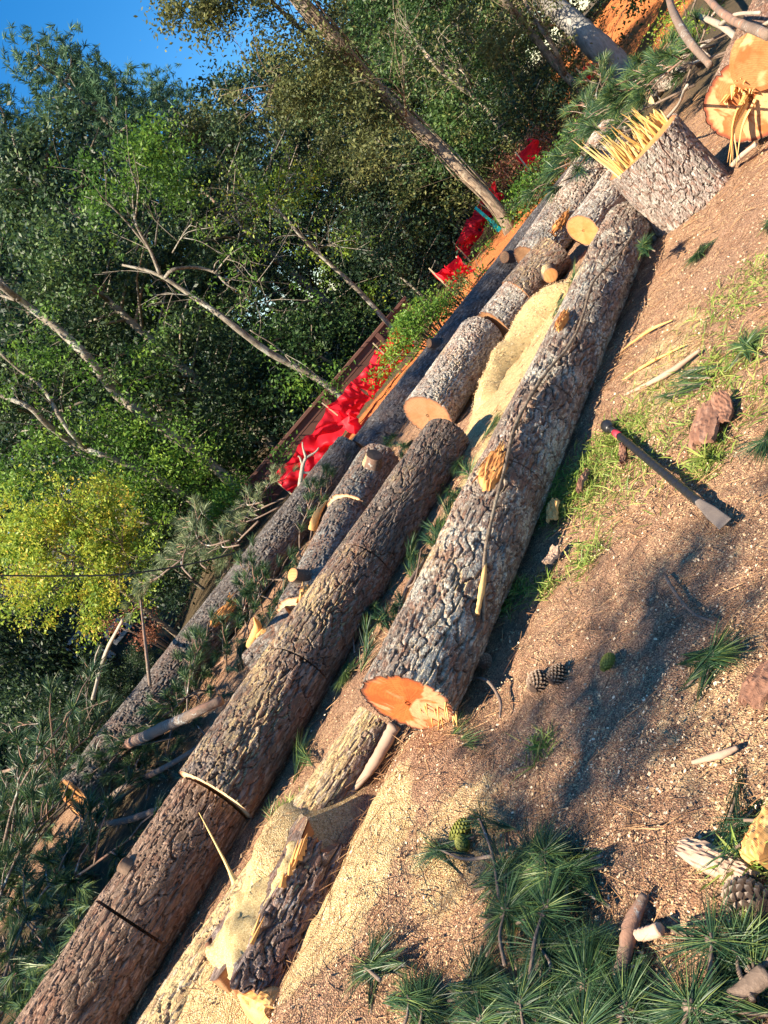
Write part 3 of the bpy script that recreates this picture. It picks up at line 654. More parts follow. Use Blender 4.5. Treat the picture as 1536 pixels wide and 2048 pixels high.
# ------------------------------------------------------------------ stump with hinge splinters
def stump(c, r, h, label, seed, mat, name='tree_stump', flare=.30, rot=0, splin=None, cap='cut_peach', step=.008):
    e = empty(name, c, rot, label, 'stump')
    def rf(x, th):
        t = np.clip(1 - x / h, 0, 1)
        return r * (1 + flare * t ** 2.2 * (.75 + .5 * np.sin(3 * th + seed) * .6 + .25 * np.sin(5 * th + 2 * seed)) + .03 * np.sin(2 * th))
    P, F, A = bark_surface(h + .12, rf, seed, step, .022, .055, .105)
    Q = np.stack([-P[..., 2], P[..., 1], P[..., 0] - .12], -1)          # local X becomes up
    link('bark', make_mesh('bark', Q.reshape(-1, 3), [F], M[mat], False, A), e)
    cm = cap_mesh('cut_face', P[-1], M[cap], 1, seed)
    co = np.empty(len(cm.vertices) * 3, np.float32); cm.vertices.foreach_get('co', co); co = co.reshape(-1, 3)
    cm.vertices.foreach_set('co', np.stack([-co[:, 2], co[:, 1], co[:, 0] - .12], -1).ravel().astype(np.float32)); cm.update()
    link('cut_face', cm, e)
    return e, P
sc_ = gp(1400, 405, 0); sc_ = Vector((3.40, 5.66, gzf(3.40, 5.66)))
st, _ = stump(sc_, .30, .60, 'big rough grey stump with tall yellow splinters on its cut top', 5, 'bark_stump')
b = MB(); rg = np.random.default_rng(3)
def shard(p, h, w, t=.012, lean=(0, 0)):        # flat tapering splinter
    p = Vector(p); a = rg.random() * .8 - .4; ux = Vector((math.cos(a), math.sin(a), 0)); uy = Vector((-math.sin(a), math.cos(a), 0))
    V = []
    for zz, k in ((-.02, 1), (h * .45, .62), (h * .8, .28), (h, .04)):
        c = p + Vector((lean[0] * zz, lean[1] * zz, zz)) + ux * ((rg.random() - .5) * .012)
        for sx, sy in ((-1, -1), (1, -1), (1, 1), (-1, 1)): V.append(c + ux * (sx * w * k * .5) + uy * (sy * t * k * .5))
    F = [(i * 4 + j, i * 4 + (j + 1) % 4, i * 4 + 4 + (j + 1) % 4, i * 4 + 4 + j) for i in range(3) for j in range(4)]
    b.add(np.array([tuple(v) for v in V]), [np.array(F)], rg.random())
for k in range(190):
    s = rg.random(); x = -.29 + .54 * s; y = (rg.random() - .5) * .12 - .02
    h = (.07 + .13 * rg.random()) * (1.0 - .3 * s) + (.12 if rg.random() < .12 else 0)
    shard((x, y, .598), h, .007 + .014 * rg.random(), lean=((rg.random() - .6) * .22, (rg.random() - .5) * .3))
for x, h, ln in ((-.285, .45, -.28), (-.265, .38, -.25), (-.25, .28, -.2), (-.14, .36, -.22), (-.12, .28, -.2), (-.02, .30, -.3), (.06, .24, -.3), (.10, .30, -.32), (-.29, .22, -.22), (-.2, .22, -.2), (-.17, .2, -.1)):
    shard((x, -.03, .598), h, .024, .014, (ln * .6, .03))
for k in range(9): shard((.16 + .012 * k, -.02 + .01 * (k % 3), .598), .11 + .03 * rg.random(), .06, .05, (.05, 0))
b.build('splinters', M['splinter'], st, smooth=False)

# the big log end at the right edge
LJ = add_log(gp(1502, 198, .34) , gp(1502, 198, .34) + Vector((1.25, .75, 0.05)).normalized() * 2.2, .30, .29, 'bark_brown', 'huge log butt with fresh orange cut face and long torn splinters', 85, ('cut_fresh', 'cut_tan'), step=.012, depth=.02)
b = MB()
rg = np.random.default_rng(17)
for k in range(7):                              # torn hinge strip hanging off the face
    y0 = -.12 - .02 * k * .3; p = Vector((-.01, -.02 + .012 * (k % 6), .06 - .014 * k)); mdl = p + Vector((-.10 - .03 * rg.random(), .12, -.06)); q = p + Vector((-.16 - .06 * rg.random(), .22 + .09 * rg.random(), -.22 - .05 * rg.random()))
    v, f = tube(catmull([p, mdl, q], 8), [.013, .008, .001], 5, k, .8); b.add(v, f, rg.random())
for k in range(24):
    p = Vector((0.005, -.10 + .24 * rg.random(), .03 + .14 * rg.random())); q = p + Vector((-.04 - .08 * rg.random(), (rg.random() - .5) * .06, (rg.random() - .5) * .08))
    v, f = tube([p, q], [.016, .003], 5); b.add(v, f, rg.random())
b.build('splinters', M['split_wood'], LJ.e, smooth=False)
# raised heart of wood on the face (the fibres that pulled)
v, f = tube([(.02, -.19, .17), (-.05, -.19, .17), (-.062, -.19, .17)], [.20, .185, .15], 22, 5, .08)
link('pulled_wood', make_mesh('pulled_wood', v, f, M['cut_fresh'], False, {'rim': np.zeros(len(v))}), LJ.e)

# small cut logs far right
add_log(gp(1290, 190, .18), gp(1345, 130, .18), .19, .17, 'bark_pale', 'short grey log lying in the pine brush behind the splintered stump', 91, ('cut_pale', 'cut_tan'), step=.016)
o, _ = stump(gp(1350, 165, 0), .17, .34, 'small pale block standing upright in the pine brush', 93, 'bark_pale', 'log_block', .05, cap='cut_pale', step=.016)
o['category'] = 'log'

# ------------------------------------------------------------------ digging bar
def digging_bar():
    p = gp(1216, 853, .04); q = gp(1448, 1046, .02); d = q - p; L = d.length; dx = d.normalized()
    side = Vector((0, 0, 1)).cross(dx).normalized(); up = dx.cross(side)
    e = empty('digging_bar', label='long black digging bar with round knob, red band and flat steel blade', cat='digging bar')
    e.matrix_world = Matrix(((dx.x, side.x, up.x, p.x), (dx.y, side.y, up.y, p.y), (dx.z, side.z, up.z, p.z), (0, 0, 0, 1)))
    prof = [(-.045, .008), (-.042, .022), (-.028, .034), (-.005, .037), (.022, .034), (.040, .025), (.048, .020)]
    def lathe(pr, n=20):
        V = []; 
        for x, r in pr:
            for k in range(n): V.append((x, r * math.cos(2 * math.pi * k / n), r * math.sin(2 * math.pi * k / n)))
        m_ = len(pr); F = [(i * n + k, i * n + (k + 1) % n, (i + 1) * n + (k + 1) % n, (i + 1) * n + k) for i in range(m_ - 1) for k in range(n)]
        V += [(pr[0][0], 0, 0), (pr[-1][0], 0, 0)]
        T = [(m_ * n, (k + 1) % n, k) for k in range(n)] + [(m_ * n + 1, (m_ - 1) * n + k, (m_ - 1) * n + (k + 1) % n) for k in range(n)]
        return np.array(V), [np.array(F), np.array(T)]
    MB().add(*lathe(prof), .2).build('knob', M['black_rubber'], e)
    pr = [(.046, .0185), (.13, .018)]; MB().add(*lathe(pr), .1).build('grip_end', M['black_rubber'], e)
    MB().add(*lathe([(.131, .0198), (.205, .0198)]), .5).build('red_band', M['red_band'], e)
    pr = []; x = .206
    while x < L - .26: pr += [(x, .0180), (x + .012, .0198), (x + .04, .0198), (x + .05, .0180)]; x += .055
    MB().add(*lathe(pr + [(L - .22, .018)]), .15).build('shaft', M['black_rubber'], e)
    # forged blade: shaft section flattening into a wide chisel
    V = []; st_ = [(L - .22, .018, .018), (L - .16, .021, .016), (L - .11, .027, .012), (L - .05, .028, .009), (L + .0, .029, .005), (L + .012, .029, .002)]
    n = 16
    for x, w_, t_ in st_:
        for k in range(n):
            a = 2 * math.pi * k / n; c, s_ = math.cos(a), math.sin(a); ex = 1 if w_ == t_ else .5
            V.append((x, math.copysign(abs(c) ** ex, c) * w_, math.copysign(abs(s_) ** ex, s_) * t_))
    m_ = len(st_); F = [(i * n + k, i * n + (k + 1) % n, (i + 1) * n + (k + 1) % n, (i + 1) * n + k) for i in range(m_ - 1) for k in range(n)]
    V.append((L + .012, 0, 0)); T = [(m_ * n, (m_ - 1) * n + k, (m_ - 1) * n + (k + 1) % n) for k in range(n)]
    MB().add(np.array(V), [np.array(F), np.array(T)], .6).build('blade', M['steel'], e)
digging_bar()

# ------------------------------------------------------------------ pine needles, boughs
def needles(P, D, L, W, droop, rg):
    """arrays of bases, directions, lengths -> thin bent blades"""
    n = len(P); ax = np.cross(D, rg.normal(size=(n, 3))); ax /= np.linalg.norm(ax, axis=1)[:, None]
    mid = P + D * (L * .55)[:, None]; mid[:, 2] -= droop * L * .12
    tip = P + D * L[:, None]; tip[:, 2] -= droop * L * .45
    w_ = (ax * W[:, None])
    V = np.stack([P - w_ * .8, P + w_ * .8, mid + w_, mid - w_, tip], 1).reshape(-1, 3)
    i = np.arange(n) * 5
    return V, [np.stack([i, i + 1, i + 2, i + 3], -1), np.stack([i + 3, i + 2, i + 4], -1)]
def tuft(b, p, d, n, L, rg, W=.0011, spread=.55, shoot=.10, droop=.35, tint=.4, lo=.0, flat=1.0):
    d = np.array(Vector(d).normalized()); p = np.array(p)
    B = p - d * (rg.random(n)[:, None] ** 1.3) * shoot
    t = rg.random(n); ang = lo + (spread) * np.sqrt(t)
    r = rg.normal(size=(n, 3)); r -= (r @ d)[:, None] * d; r /= np.linalg.norm(r, axis=1)[:, None]
    D = d * np.cos(ang)[:, None] + r * np.sin(ang)[:, None]
    if flat < 1: D[:, 2] = D[:, 2] * flat + .04; D /= np.linalg.norm(D, axis=1)[:, None]
    LL = L * (.6 + .45 * rg.random(n))
    V, F = needles(B, D, LL, W * (.8 + .5 * rg.random(n)), droop, rg)
    tt = np.clip(tint + .28 * rg.normal(size=n), 0, 1); tt[rg.random(n) < .06] = 1.0
    b.add(V, F, np.repeat(tt, 5))
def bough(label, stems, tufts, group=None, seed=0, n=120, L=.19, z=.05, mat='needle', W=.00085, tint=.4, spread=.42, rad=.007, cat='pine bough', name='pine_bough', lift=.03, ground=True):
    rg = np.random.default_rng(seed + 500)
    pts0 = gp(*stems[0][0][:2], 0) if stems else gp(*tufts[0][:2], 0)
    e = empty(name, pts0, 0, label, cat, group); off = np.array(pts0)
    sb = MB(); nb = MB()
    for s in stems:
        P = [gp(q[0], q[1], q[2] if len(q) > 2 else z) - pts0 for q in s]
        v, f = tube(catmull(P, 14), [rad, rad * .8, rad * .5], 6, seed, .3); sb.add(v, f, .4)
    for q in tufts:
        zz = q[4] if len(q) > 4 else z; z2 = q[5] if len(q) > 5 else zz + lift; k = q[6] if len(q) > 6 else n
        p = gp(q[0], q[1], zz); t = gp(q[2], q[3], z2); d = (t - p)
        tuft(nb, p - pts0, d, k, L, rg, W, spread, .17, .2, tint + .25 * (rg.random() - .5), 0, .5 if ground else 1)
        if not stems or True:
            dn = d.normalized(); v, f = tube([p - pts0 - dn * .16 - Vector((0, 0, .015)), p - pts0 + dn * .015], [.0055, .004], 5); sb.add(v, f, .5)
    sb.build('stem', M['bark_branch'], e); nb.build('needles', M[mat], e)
    return e
LGP = 'dark pine bough wedged in a shaded gap between two of the long logs'
GB = 'green pine boughs heaped along the bottom of the photo'
lb = 'green pine bough in the heap of fresh boughs along the bottom edge'
FG = [  # stems, tufts (base, tip in the photograph; laid on the ground there)
    ([[(1000, 1800), (985, 1710), (960, 1640)], [(985, 1712), (930, 1718), (880, 1700)]], [(962, 1645, 925, 1570), (962, 1640, 905, 1625), (880, 1700, 800, 1690), (872, 1702, 790, 1740), (876, 1700, 830, 1650), (1000, 1730, 1090, 1670), (1005, 1760, 1120, 1730)]),
    ([[(1010, 1930), (1000, 1870), (1012, 1815)]], [(1012, 1818, 1000, 1720), (1012, 1818, 1090, 1800), (1010, 1820, 950, 1780), (1015, 1810, 1060, 1720), (1008, 1830, 960, 1870)]),
    ([[(1060, 1960), (1070, 1880), (1088, 1818)]], [(1090, 1815, 1090, 1730), (1090, 1815, 1150, 1790), (1092, 1815, 1060, 1750), (1085, 1830, 1140, 1860), (1095, 1810, 1120, 1700)]),
    ([[(930, 2100), (945, 2050), (955, 2020)]], [(955, 2022, 905, 1930), (955, 2022, 960, 1910), (955, 2022, 1010, 1940), (955, 2022, 880, 2000), (958, 2025, 1040, 2010), (950, 2030, 900, 2060)]),
    ([[(1120, 2100), (1150, 2020), (1172, 1955)]], [(1170, 1955, 1090, 1890), (1170, 1955, 1080, 1930), (1170, 1955, 1130, 1860), (1165, 1965, 1090, 1980), (1165, 1970, 1120, 2030), (1172, 1950, 1180, 1880)]),
    ([[(1330, 2100), (1365, 2050), (1380, 2012)]], [(1380, 2012, 1320, 1920), (1380, 2012, 1370, 1900), (1380, 2012, 1410, 1920), (1380, 2012, 1290, 1980), (1380, 2015, 1310, 2040), (1378, 2015, 1280, 2010)]),
    ([[(1560, 1900), (1530, 1930), (1505, 1945)]], [(1505, 1945, 1430, 1900), (1505, 1945, 1420, 1930), (1505, 1948, 1440, 1970), (1505, 1945, 1465, 1880), (1508, 1940, 1500, 1860)]),
    ([[(1240, 2110), (1240, 2060), (1250, 2010)]], [(1250, 2015, 1200, 1930), (1250, 2015, 1260, 1920), (1250, 2015, 1180, 1990), (1250, 2015, 1290, 1930), (1245, 2030, 1180, 2040), (1250, 2020, 1220, 1940)]),
    ([[(1080, 2110), (1050, 2060), (1040, 2000)]], [(1040, 2005, 1000, 1920), (1040, 2005, 1060, 1900), (1040, 2005, 1090, 1950), (1040, 2010, 980, 1980), (1042, 2020, 1100, 2020)]),
    ([[(820, 2100), (840, 2050), (846, 2010)]], [(846, 2012, 800, 1950), (846, 2012, 850, 1920), (846, 2012, 890, 1950), (843, 2020, 790, 2010), (846, 2018, 900, 2030)]),
    ([[(760, 1960), (730, 1935), (715, 1935)]], [(742, 1915, 745, 1850), (735, 1935, 660, 1945), (735, 1940, 660, 1985), (745, 1912, 770, 1850), (735, 1930, 690, 1920)]),
    ([[(1150, 2110), (1160, 2080), (1165, 2050)]], [(1165, 2060, 1120, 1990), (1165, 2060, 1170, 1970), (1165, 2060, 1220, 1990), (1165, 2062, 1100, 2050)]),
    ([[(1130, 1900), (1120, 1850), (1060, 1690)]], [(1060, 1700, 1040, 1640), (1065, 1705, 1090, 1640), (1090, 1760, 1160, 1740), (1075, 1730, 1120, 1680), (1100, 1790, 1170, 1800), (1065, 1710, 1000, 1680)]),
]
for i, (s, t) in enumerate(FG):
    bough(lb, s, t, GB, i, n=110, L=.165, z=.05 + .03 * (i % 3), tint=[.3, .42, .36, .45][i % 4])
rg = np.random.default_rng(31)
for i in range(26):
    px, py = (800 + 420 * rg.random() ** 1.1 + 300 * (i % 4 == 0), 1880 + 190 * rg.random()) if i < 18 else (1000 + 150 * rg.random(), 1680 + 170 * rg.random())
    T = []
    for j in range(4):
        a = -3.6 + 4.0 * rg.random(); T.append((px, py, px + 90 * math.cos(a), py + 90 * math.sin(a)))
    bough(lb, [[(px + 40 * rg.normal(), py + 110), (px + 10 * rg.normal(), py + 50), (px, py + 5)]], T, GB, 80 + i, n=85, spread=.28 + .3 * rg.random(), L=.13 + .06 * rg.random(), z=.02 + .07 * rg.random(), tint=.2 + .35 * rg.random())
singles = [
    ('bushy green pine tuft lying at the right edge below the pine-straw ground', [], [(1422, 1312, 1480, 1250), (1422, 1312, 1510, 1290), (1424, 1310, 1450, 1230), (1422, 1314, 1500, 1320), (1422, 1314, 1470, 1300)], .5, 110),
    ('pine tuft lying on the ground just right of the orange log end', [], [(905, 1475, 960, 1415), (920, 1480, 990, 1440), (930, 1488, 985, 1470), (905, 1470, 930, 1405)], .5, 70),
    ('bright green pine tuft on the thin log below the front log', [], [(690, 1345, 668, 1440), (688, 1350, 640, 1420), (690, 1345, 700, 1430), (690, 1350, 655, 1385)], .72, 80),
    ('bright green pine tuft on the sawdust beside the thin lichen-spotted log', [], [(625, 1585, 690, 1605), (630, 1575, 700, 1575), (640, 1570, 680, 1625)], .72, 80),
    ('dark pine tuft beside the yellow split wood at the right edge', [], [(1470, 1650, 1430, 1690), (1500, 1640, 1440, 1640), (1460, 1625, 1440, 1700), (1480, 1690, 1420, 1720)], .25, 60),
    ('drooping green pine tuft at the right edge above the digging bar blade', [], [(1530, 880, 1470, 940), (1530, 880, 1500, 960), (1535, 880, 1480, 890), (1540, 890, 1530, 960)], .5, 110),
    ('flattened dull pine tuft on the wood chips beyond the digging bar knob', [], [(1360, 770, 1290, 780), (1370, 755, 1300, 760), (1340, 790, 1290, 805), (1380, 740, 1330, 750)], .35, 70),
    ('sunlit pine tuft near the right edge on the reddish mulch', [], [(1490, 690, 1440, 660), (1490, 690, 1450, 690), (1490, 685, 1480, 640), (1490, 690, 1520, 650)], .7, 80),
    ('small green pine tuft on the red mulch below the stump', [], [(1395, 505, 1370, 530), (1398, 505, 1355, 540), (1398, 503, 1385, 545)], .45, 70),
    ('small pine tuft at the right edge near the mulch below the big log butt', [], [(1545, 440, 1515, 470), (1545, 440, 1520, 430), (1545, 445, 1525, 490)], .4, 70),
    ('green pine tuft on the far end of the front log by the stump', [(1290, 450)], [(1285, 490, 1255, 440, .25, .38), (1285, 490, 1300, 440, .25, .38), (1288, 490, 1235, 465, .25, .35), (1285, 492, 1320, 465, .25, .35)], .5, 90),
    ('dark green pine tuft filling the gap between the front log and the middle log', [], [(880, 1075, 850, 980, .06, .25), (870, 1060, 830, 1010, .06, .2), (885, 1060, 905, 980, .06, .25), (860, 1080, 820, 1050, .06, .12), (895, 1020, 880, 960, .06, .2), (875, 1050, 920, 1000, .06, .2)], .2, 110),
    ('pine tuft lying over the far end of the middle log', [], [(935, 945, 895, 905, .3, .42), (935, 945, 920, 880, .3, .45), (935, 945, 900, 930, .3, .38), (940, 945, 950, 890, .3, .4)], .5, 75),
    ('pine tuft between the front log and the yellow sawdust heap', [], [(1000, 860, 1005, 790, .1, .2), (985, 850, 1020, 800, .1, .15), (1000, 870, 970, 820, .1, .2)], .55, 75),
    ('small pine tuft lying on top of the yellow sawdust heap', [], [(1125, 600, 1090, 620, .3, .32), (1120, 600, 1110, 640, .3, .3), (1120, 605, 1140, 570, .3, .36)], .5, 45),
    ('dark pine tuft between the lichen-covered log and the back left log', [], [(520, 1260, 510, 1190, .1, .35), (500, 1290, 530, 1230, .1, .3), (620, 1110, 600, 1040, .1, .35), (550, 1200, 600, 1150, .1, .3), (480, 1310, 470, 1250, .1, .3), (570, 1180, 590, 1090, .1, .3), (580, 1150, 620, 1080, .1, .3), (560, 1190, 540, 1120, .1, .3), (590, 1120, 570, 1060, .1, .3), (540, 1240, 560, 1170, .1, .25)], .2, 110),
    ('pale pine tuft between the thin log and the brown log near the wedge cut', [], [(545, 1640, 530, 1560), (545, 1645, 570, 1600), (600, 1510, 610, 1470), (610, 1510, 590, 1480), (550, 1640, 515, 1600)], .6, 60),
    ('leafy pine tuft in the gap beside the round peach-coloured cut face', [], [(1150, 560, 1120, 500, .1, .25), (1150, 555, 1160, 500, .1, .25), (1150, 560, 1180, 510, .1, .2)], .45, 80),
]
for i, (l, s, t, ti, n_) in enumerate(singles):
    bough(l, [], t, None, 40 + i, n=n_, L=(.21 if ' between ' in l or ' gap ' in l else .17) if i not in (14,) else .13, z=.04, tint=ti, W=.0010 if i < 7 else .0017, ground=not (' between ' in l or ' gap ' in l), name='pine_tuft', cat='pine tuft')

# a generic cut pine branch, copied into the brush piles
def branch_proto(seed, label, group, mat, nt=11, L=.21, W=.0024, n=85, tint=.35, length=1.3, name='pine_branch'):
    rg = np.random.default_rng(seed); e = empty(name, (0, 0, 0), 0, label, 'pine branch', group)
    sb, nb = MB(), MB(); P = [Vector((0, 0, 0)), Vector((length * .35, .08, .10)), Vector((length * .7, -.05, .12)), Vector((length, .05, .02))]
    pts = catmull(P, 18); v, f = tube(pts, [.015, .011, .006], 7, seed, .2); sb.add(v, f, .4)
    for k in range(nt):
        s = pts[min(len(pts) - 1, int((.25 + .75 * (k + 1) / nt) * (len(pts) - 1)))]
        side = 1 if k % 2 else -1; d = Vector((.8, side * (.3 + .9 * rg.random()), .15 + .7 * rg.random())).normalized() if k < nt - 1 else Vector((1, 0, .1))
        l = .12 + .3 * rg.random(); q = s + d * l + Vector((0, 0, -.03))
        v, f = tube([s, s.lerp(q, .5) + Vector((0, 0, .02)), q], [.008, .006, .004], 5); sb.add(v, f, .5)
        tuft(nb, q, d + Vector((0, 0, .1)), n, L, rg, W, .8, .10, .5, tint)
    sb.build('stem', M['bark_branch'], e); nb.build('needles', M[mat], e)
    return e
def copy_thing(r, loc, rot=(0, 0, 0), sc=1.0, label=None, group=None):
    c = r.copy(); COL.objects.link(c); c.location = loc; c.rotation_euler = rot; c.scale = (sc, sc, sc) if not hasattr(sc, '__len__') else sc
    if label: c['label'] = label
    if group: c['group'] = group
    for ch in r.children:
        k = ch.copy(); COL.objects.link(k); k.parent = c
        for g in ch.children:
            h = g.copy(); COL.objects.link(h); h.parent = k
    return c
LBR = 'dark green cut pine branch in the brush heap left of and behind the logs'; GBR = 'cut pine branches heaped at the left behind the logs'
LRB = 'green cut pine branch in the brush around the stump and big log butt'; GRB = 'cut pine branches heaped beyond the stump at the upper right'
LMB = 'grey-green cut pine branch drooping behind the back left log'; GMB = 'cut pine branches propped behind the back left log'
pb = [branch_proto(1, LBR, GBR, 'needle', tint=.36), branch_proto(2, LBR, GBR, 'needle', tint=.5, nt=11), branch_proto(3, LBR, GBR, 'needle', tint=.25, nt=8)]
rb = [branch_proto(4, LRB, GRB, 'needle', tint=.55), branch_proto(5, LRB, GRB, 'needle', tint=.45, nt=11)]
mb_ = [branch_proto(6, LMB, GMB, 'needle_pale', nt=12, n=80, tint=.55, W=.003), branch_proto(7, LMB, GMB, 'needle_pale', nt=10, n=80, tint=.45, W=.003)]
def scatter_copies(protos, spots, rg):
    e = gp(152, 1602, .27); d = (e - EYE)          # keep the sawn end of the back left log clear of brush
    spots = [q for q in spots if (Vector(q[:3]) - EYE - d * min(.97, max(0, (Vector(q[:3]) - EYE).dot(d) / d.length_squared))).length > (.95 if q[5] > .7 else .5)]
    for i, (x, y, z, rz, ry, s) in enumerate(spots):
        r = protos[i % len(protos)]
        rot = ((rg.random() - .5) * .6, ry, rz)
        if i < len(protos): r.location = (x, y, z); r.rotation_euler = rot; r.scale = (s, s, s)
        else: copy_thing(r, (x, y, z), rot, s)
rg = np.random.default_rng(77)
sp = []
for (px, py, z) in [(60, 1960, .1), (30, 1830, .2), (100, 1760, .2), (170, 1700, .15), (60, 1680, .3), (20, 1600, .2), (130, 1660, .3), (200, 1730, .1), (240, 1640, .1), (90, 1880, .25), (150, 1830, .1), (10, 1720, .4),
                    (60, 1540, .3), (110, 1500, .25), (30, 1470, .3), (180, 1440, .2), (220, 1400, .3), (140, 1430, .4), (80, 1430, .3),
                    (270, 1570, .05), (40, 1900, .05), (200, 1560, .0), (0, 1980, .2), (0, 1530, .4), (20, 1350, .3), (70, 1370, .2), (300, 1510, .0), (345, 1440, .0), (250, 1610, .0), (290, 1560, .0), (380, 1430, .0), (210, 1690, .05), (270, 1600, .1), (500, 1240, .0), (545, 1200, .0), (500, 1275, .0), (455, 1345, .0), (600, 1115, .0), (400, 1405, .0), (350, 1475, .0), (430, 1375, 0), (310, 1540, .0), (570, 1160, .0), (480, 1300, .0), (425, 1385, .0), (525, 1225, .0), (620, 1085, .0), (375, 1450, .0), (335, 1500, .0)]:
    p = gp(px, py, z); sp.append((p.x, p.y, p.z, rg.random() * 6.28, -.2 - .3 * rg.random() if py < 1500 else -.15 * rg.random(), .8 + .35 * rg.random() if px < 220 else .7))
for i in range(64):
    p = gp(-60 + 240 * rg.random(), 1380 + 640 * rg.random(), .1)
    if p.y > 6.7 and -4.9 < p.x: continue
    if p.x < -.9 * p.y + 3.2 and p.y > 5.1: sp.append((p.x, p.y, .05 + .45 * rg.random(), rg.random() * 6.28, -.25 * rg.random(), .8 + .5 * rg.random()))
scatter_copies(pb, sp, rg)
sp = []
for (px, py, z) in [(1290, 215, .1), (1250, 250, .2), (1320, 250, .1), (1360, 200, .2), (1390, 170, .2), (1400, 120, .2), (1430, 90, .3), (1470, 60, .2), (1500, 40, .3), (1380, 30, .2), (1210, 230, .1), (1450, 110, .1), (1520, 80, .1), (1230, 290, .05), (1190, 280, .1), (1350, 230, .1), (1330, 180, .05)]:
    p = gp(px, py, z); sp.append((p.x, p.y, p.z, rg.random() * 6.28, -.1 - .3 * rg.random(), .85 + .4 * rg.random()))
scatter_copies(rb, sp, rg)
sp = []
for (px, py, Y) in [(545, 1010, 10.3), (510, 1000, 10.8), (470, 1040, 10.5), (440, 1080, 10.2), (400, 1100, 10.5), (430, 1060, 11), (390, 1140, 10), (360, 1160, 10), (560, 990, 11), (500, 1040, 10), (340, 1120, 10.5), (460, 1090, 9.8)]:
    p = at(px, py, Y); sp.append((p.x, p.y + .5, p.z - .15, .3 + 2.5 * rg.random(), -.3 + .5 * rg.random(), .8 + .3 * rg.random()))
scatter_copies(mb_, sp, rg)

rg = np.random.default_rng(91)
for i in range(30):
    px, py = [(-10 + 210 * rg.random(), 1700 + 330 * rg.random()), (-20 + 110 * rg.random(), 1480 + 220 * rg.random()), (-10 + 150 * rg.random(), 1780 + 250 * rg.random())][i % 3]
    T = []; zz = .12 + .3 * rg.random()
    for j in range(6):
        a = 6.28 * rg.random(); T.append((px + 25 * rg.normal(), py + 25 * rg.normal(), px + 110 * math.cos(a), py + 110 * math.sin(a), zz, zz + .1 * rg.normal()))
    bough(LBR, [[(px + 70 * rg.normal(), py + 70 * rg.normal(), zz - .1), (px, py, zz)]], T, GBR, 150 + i, n=85, L=.22, W=.0019, tint=[.15, .3, .42, .6][i % 4], spread=.45, name='pine_branch', cat='pine branch', ground=False)
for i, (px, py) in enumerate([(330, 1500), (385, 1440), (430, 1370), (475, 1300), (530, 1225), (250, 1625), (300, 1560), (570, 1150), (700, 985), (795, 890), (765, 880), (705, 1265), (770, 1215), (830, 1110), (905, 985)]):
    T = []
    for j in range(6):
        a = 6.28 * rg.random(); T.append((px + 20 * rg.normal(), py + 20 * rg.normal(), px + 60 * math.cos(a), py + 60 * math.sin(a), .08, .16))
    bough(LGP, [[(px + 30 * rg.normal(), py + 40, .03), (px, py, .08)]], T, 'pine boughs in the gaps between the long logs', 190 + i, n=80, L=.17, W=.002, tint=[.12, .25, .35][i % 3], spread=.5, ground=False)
for i, (px, py) in enumerate([(100, 1665), (70, 1700), (130, 1705), (40, 1765), (150, 1735), (20, 1820), (95, 1745), (60, 1660), (20, 1740), (110, 1790)]):
    T = []
    for j in range(6):
        a = .6 + 3.2 * rg.random(); T.append((px + 25 * rg.normal(), py + 15 * rg.random(), px + 95 * math.cos(a), py + 95 * math.sin(a), .08, .10))
    bough(LBR, [[(px - 60, py + 60, .02), (px, py, .07)]], T, GBR, 220 + i, n=90, L=.22, W=.0022, tint=[.15, .32, .45][i % 3], spread=.5, name='pine_branch', cat='pine branch', ground=False)
# ------------------------------------------------------------------ branches, sticks, bark pieces, cones
def stick(pts, R, label, mat='bark_branch', name='branch', cat='branch', forks=(), seed=0, n=24, group=None):
    P = [gp(*q) if not isinstance(q, Vector) else q for q in pts]; b = MB()
    v, f = tube(catmull(P, n), R, 9, seed, .18); b.add(v, f, .5)
    for fk in forks:
        Q = [gp(*q) if not isinstance(q, Vector) else q for q in fk[0]]; v, f = tube(catmull(Q, 10), fk[1], 7, seed + 1, .2); b.add(v, f, .6)
    return tag(b.build(name, M[mat]), label, cat, group)
stick([(235, 1560, .0), (245, 1500, .25), (300, 1468, .40), (370, 1435, .42), (445, 1400, .30)], [.035, .05, .05, .042, .035], 'thick curved bare branch arching over the back left log', seed=2)
stick([(160, 1650, .15), (240, 1580, .12), (330, 1535, .12), (420, 1480, .1)], [.03, .03, .025, .018], 'straight lichen-flecked stick lying along the foot of the back left log', seed=4)
stick([(195, 1650, .10), (255, 1640, .12), (320, 1618, .10)], [.026, .03, .026], 'short grey stick in the gap left of the brown log', seed=5)
stick([(0, 1545, .5), (60, 1530, .45), (100, 1540, .3), (150, 1600, .1)], [.03, .028, .024, .015], 'pinkish bare branch end in the brush at the left edge', seed=6)
stick([(790, 1255, .05), (815, 1175, .08), (850, 1120, .06)], [.012, .016, .012], 'thin bare stick in the gap between the front log and the middle log', seed=7, forks=[([(815, 1175, .08), (830, 1160, .12), (842, 1100, .2)], [.008, .004])])
stick([(700, 1590, .04), (745, 1530, .06), (790, 1450, .09)], [.008, .028, .032], 'long grey splintered strip of wood hanging from the orange log end', 'split_grey', 'wood_strip', 'wood strip', seed=8)
stick([(1536, 1945, .05), (1470, 1995, .06), (1400, 2050, .05), (1360, 2080, .05)], [.020, .019, .017], 'pinkish branch with white lichen across the lower right corner', seed=9)
stick([(1215, 2010, .04), (1245, 1930, .05), (1262, 1850, .05), (1290, 1790, .04)], [.014, .018, .020, .012], 'lichen-crusted stick lying among the green boughs at the bottom', seed=10)
stick([(1252, 1870, .05), (1290, 1868, .04), (1320, 1858, .05)], [.012, .016, .017], 'short stub of pale lichen-covered stick near the bottom right', 'bark_dead', seed=11)
